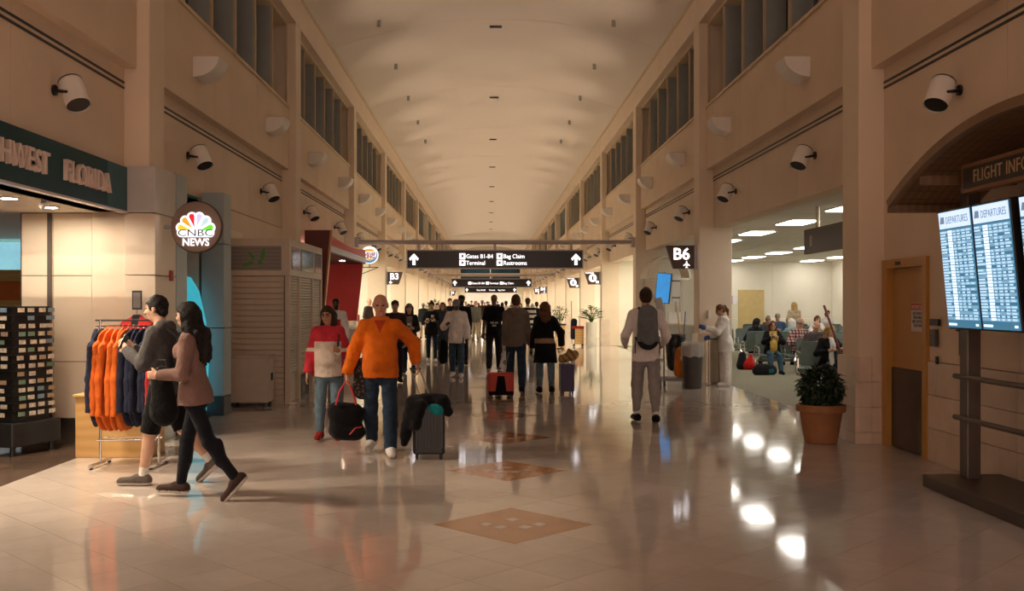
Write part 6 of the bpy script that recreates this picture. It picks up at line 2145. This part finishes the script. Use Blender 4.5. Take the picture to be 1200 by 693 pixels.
person('person', 'person in black and white striped jumper walking away', at(618.5, 31.5), 180, 1.80, vox=.017, lod=1, skin_c='tan', hair_c='brown', hair_s='short', seed=20, pose=dict(legs=((8, 4, 2), (-6, 12, 2, 10))),
       top=dict(m=[WHT, BLK], t=.022, hem=.07, name='striped_jumper', func=lambda p, J, S: ((p[:, 2] * 6.2) % 1 < .42).astype(int)), bottom=dict(m=BLK2), shoes=dict(m=BLK))
person('person', 'bearded man in white jacket with red and blue print by the red counter', at(393.5, 22.6), 10, 1.75, vox=.015, lod=1, skin_c='dark', hair_c='black', hair_s='short', beard='black', seed=21, pose=dict(legs=((2, 2, 2), (0, 2, 2)), arms=(dict(th=0, ab=10, el=8), dict(th=0, ab=10, el=8))),
       top=dict(m=[WHT, cloth('print_red', (.55, .03, .03)), cloth('print_cyan', (.12, .35, .48))], t=.026, hem=.08, loose=1.5, name='jacket', func=lambda p, J, S: np.where((p[:, 1] < -.04) & (np.abs(p[:, 0] - .05) < .05) & (np.abs(p[:, 2] - 1.22) < .09), 1, np.where((p[:, 1] < -.04) & (np.abs(p[:, 0] + .03) < .07) & (np.abs(p[:, 2] - 1.36) < .06), 2, 0))), bottom=dict(m=BLK2), shoes=dict(m=BLK))

# ---- crowd at the far end
rp2 = random.Random(11)
tops = {'black': BLK, 'charcoal': BLK2, 'navy': NAVY, 'grey': GREYH, 'taupe': MATS['cloth_taupe'], 'cream': CRM, 'olive': MATS['cloth_olive'], 'red': REDC, 'white': WHT, 'brown': MATS['cloth_jacket_umber'], 'blue': cloth('far_blue', (.05, .10, .2))}
crowd = [(546, 62, 'black', 0), (552.5, 70, 'navy', 0), (565, 52, 'brown', 0), (571, 66, 'charcoal', 0), (593, 48, 'cream', 180), (588.5, 60, 'black', 180), (600, 72, 'grey', 0), (549, 55, 'charcoal', 0), (561, 80, 'white', 0), (568, 88, 'black', 0), (577, 84, 'red', 0),
         (583, 95, 'navy', 180), (610, 58, 'black', 0), (624, 46, 'navy', 180), (629, 40, 'black', 180), (533, 48, 'navy', 0), (527, 38, 'black', 0), (513, 42, 'brown', 0), (540, 74, 'taupe', 0), (556, 92, 'blue', 0), (604, 86, 'olive', 180), (573, 100, 'charcoal', 0), (431, 36.5, 'brown', 60), (496, 46, 'charcoal', 0)]
where = {0: 'coming up the far hall', 180: 'walking away down the far hall', 60: 'standing at the food court counter'}
seen = {}
for q, (px, d, cl, fc_) in enumerate(crowd):
    fem_ = rp2.random() < .4
    sk_ = rp2.choice(['fair', 'tan', 'ruddy', 'brown', 'fair'])
    hs_ = rp2.choice(['long', 'bob', 'pony']) if fem_ else rp2.choice(['short', 'short', 'bald', 'tall'])
    hc_ = rp2.choice(['black', 'dark_brown', 'brown', 'blonde', 'grey'])
    bt_ = rp2.choice(['jean', 'black', 'khaki'])
    lb = 'distant %s-haired person in %s top and %s, %s' % ((hc_.replace('_', ' ') if hs_ != 'bald' else 'shaven'), cl, {'jean': 'blue jeans', 'black': 'black trousers', 'khaki': 'khaki trousers'}[bt_], where[fc_])
    lb = lb.replace('shaven-haired', 'shaven-headed')
    if lb in seen: lb = lb.replace('distant', 'remote' if d > 55 else 'nearer')
    seen[lb] = 1
    ph_ = rp2.choice([1, -1])
    person('person', lb, at(px, d), fc_ + rp2.uniform(-12, 12), 1.62 + .2 * rp2.random() - (.06 if fem_ else 0), fem=fem_, vox=.022 + d * .00022, lod=1, skin_c=sk_, hair_c=hc_, hair_s=hs_, seed=q,
           pose=dict(legs=((9 * ph_, 5, 2), (-7 * ph_, 12, 2, 8)), arms=(dict(th=-8 * ph_, el=20), dict(th=10 * ph_, el=25))),
           top=dict(m=tops[cl], t=.026, hem=.07), bottom=dict(m={'jean': JEAN, 'black': BLK2, 'khaki': MATS['cloth_khaki']}[bt_], t=.016), shoes=dict(m=BLK if rp2.random() < .6 else SNKW))

# ================================================================ PEOPLE IN THE LOUNGE
def seated(px, d, face, label, dy=.03, hands=None, legs=None, seat=.50, **k):
    hands = hands or ((.10, -.24, .80), (-.10, -.24, .80))
    pose = dict(lean=k.pop('lean', 4), pitch_h=k.pop('pitch', 14), yaw_h=k.pop('yaw', 0), seat=seat, legs=legs or ((82, 78, 5), (82, 78, 5)), arms=(dict(hand=V3(*hands[0]), pole=V3(.7, .3, -.6)), dict(hand=V3(*hands[1]), pole=V3(-.7, .3, -.6))))
    return person('person', label, (X(px, d), d, 0), face, pose=pose, lod=1, **k)


wj = seated(905, 23.90, -6, 'seated woman in black cardigan and yellow top looking at a phone', S=1.58, fem=True, fat=1.15, vox=.014, skin_c='fair', hair_c='auburn', hair_s='bob', seed=30, pitch=26, lean=2, hands=((.05, -.30, .86), (-.06, -.29, .85)), legs=((80, 60, 4, 0), (84, 66, 4, 0)),
            top=dict(m=[BLK, cloth('top_yellow', (.62, .42, .10))], t=.022, hem=.03, loose=1.5, name='cardigan', func=lambda p, J, S: ((np.abs(p[:, 0]) < .085) & (p[:, 1] < -.02) & (p[:, 2] < 1.0)).astype(int)), bottom=dict(m=JEANM, t=.014), shoes=dict(m=BLK))
p = wj['W'](wj['palm', 0])
ph = MB().box(-.035, .035, -.07, .07, -.005, .005).build('phone', BLACKP, None, bevel=.003); ph.location = (p.x - .03, p.y - .02, p.z + .02); ph.rotation_euler = (.6, 0, 0)
tag(ph, 'phone in the hands of the seated woman in black cardigan', 'phone')
PL = [cloth('plaid_red', (.28, .05, .05)), cloth('plaid_cream', (.5, .42, .38)), cloth('plaid_navy', (.03, .035, .06))]
plaid = lambda p, J, S: np.where(((p[:, 0] * 14) % 1 < .35) & ((p[:, 2] * 14) % 1 < .35), 2, np.where(((p[:, 0] * 14) % 1 < .35) | ((p[:, 2] * 14) % 1 < .35), 0, 1))
seated(936, 23.92, 8, 'seated man in red, cream and navy plaid shirt', S=1.72, fat=1.2, vox=.014, skin_c='ruddy', hair_c='grey', hair_s='fringe', seed=31, glasses=True, top=dict(m=PL, t=.022, name='plaid_shirt', func=plaid, fold=.005), bottom=dict(m=JEAN, t=.016), shoes=dict(m=BLK))
seated(954, 21.35, 0, 'seated white-haired man in dark checked shirt looking down', S=1.70, fat=1.15, vox=.014, skin_c='ruddy', hair_c='white', hair_s='fringe', seed=32, pitch=30, lean=8, top=dict(m=[cloth('check_dark', (.06, .05, .05)), cloth('check_mid', (.12, .10, .10))], t=.022, name='shirt', func=lambda p, J, S: (((p[:, 0] * 16) % 1 < .4) ^ ((p[:, 2] * 16) % 1 < .4)).astype(int), fold=.004), bottom=dict(m=BLK2, t=.016), shoes=dict(m=BLK))
bj = seated(970, 18.95, 10, 'seated blonde woman in black jacket behind the potted shrub', S=1.60, fem=True, vox=.0125, skin_c='fair', hair_c='blonde', hair_s='bob', seed=33, pitch=6, yaw=25, hands=((.16, -.30, .80), (-.12, -.26, .78)),
            top=dict(m=[BLK, WHT], t=.022, name='jacket', func=lambda p, J, S: ((np.abs(p[:, 0] - .02) < .05) & (p[:, 1] < -.03)).astype(int)), bottom=dict(m=BLK2, t=.012), shoes=dict(m=BLK))
hp = bj['W'](bj['palm', 0])
pol = MB().tube([(X(966, 18.7), 18.72, 1.68 - 3 / F * 18.7), (X(983, 18.7), 18.55, .70), (X(990, 18.7), 18.5, .02)], .022, 8).build('walking_staff', mat('staff_red', (.16, .03, .02), .4, var=.1), None, smooth=True)
tag(pol, 'long dark red wooden staff leaning by the blonde woman', 'staff')
seated(886, 26.55, 168, 'seated woman with long black hair and navy top, back to the phone woman', S=1.62, fem=True, vox=.018, skin_c='fair', hair_c='black', hair_s='long', seed=34, yaw=-50, top=dict(m=NAVY, t=.02), bottom=dict(m=BLK2), shoes=dict(m=BLK))
seated(928.5, 26.6, 180, 'seated person with white hair and pale teal top seen from behind', S=1.60, fem=True, vox=.018, skin_c='fair', hair_c='white', hair_s='bob', seed=35, top=dict(m=cloth('pale_teal', (.25, .42, .42)), t=.02), bottom=dict(m=BLK2), shoes=dict(m=BLK))
seated(899, 29.35, 0, 'seated person with ash brown hair in grey in the row of three seats', S=1.62, vox=.02, skin_c='tan', hair_c='ash', hair_s='short', seed=36, top=dict(m=GREYH, t=.02), bottom=dict(m=BLK2), shoes=dict(m=BLK))
seated(911.5, 32.05, -20, 'seated man in blue jacket with grey hair', S=1.78, vox=.02, skin_c='ruddy', hair_c='grey', hair_s='short', seed=37, top=dict(m=MATS['cloth_far_blue'], t=.024), bottom=dict(m=BLK2), shoes=dict(m=BLK))
seated(901, 35.95, 180, 'small seated person in dark red top near the tan door', S=1.50, vox=.02, skin_c='tan', hair_c='brown', hair_s='short', seed=38, top=dict(m=cloth('wine', (.12, .03, .03)), t=.02), bottom=dict(m=BLK2), shoes=dict(m=BLK))
seated(957, 32.05, 0, 'seated person with auburn hair in white top', S=1.62, fem=True, vox=.02, skin_c='fair', hair_c='auburn', hair_s='bob', seed=39, top=dict(m=WHT, t=.026), bottom=dict(m=JEAN), shoes=dict(m=BLK))
person('person', 'standing blonde woman in beige patterned coat seen from behind', at(931, 34.0), 175, 1.68, fem=True, fat=1.1, vox=.018, lod=1, skin_c='fair', hair_c='blonde', hair_s='bob', seed=40, pose=dict(arms=(dict(hand=V3(.2, -.15, .95)), dict())), top=dict(m=cloth('beige', (.45, .34, .22), var=.3), t=.024, hem=.08, name='coat'), bottom=dict(m=BLK2), shoes=dict(m=BLK))
seated(968.5, 35.9, 5, 'seated dark-haired woman in pale blouse near the end wall', S=1.70, fem=True, vox=.02, skin_c='tan', hair_c='dark_brown', hair_s='pony', seed=41, seat=.60, top=dict(m=cloth('blouse', (.55, .5, .5)), t=.02), bottom=dict(m=BLK2), shoes=dict(m=BLK))
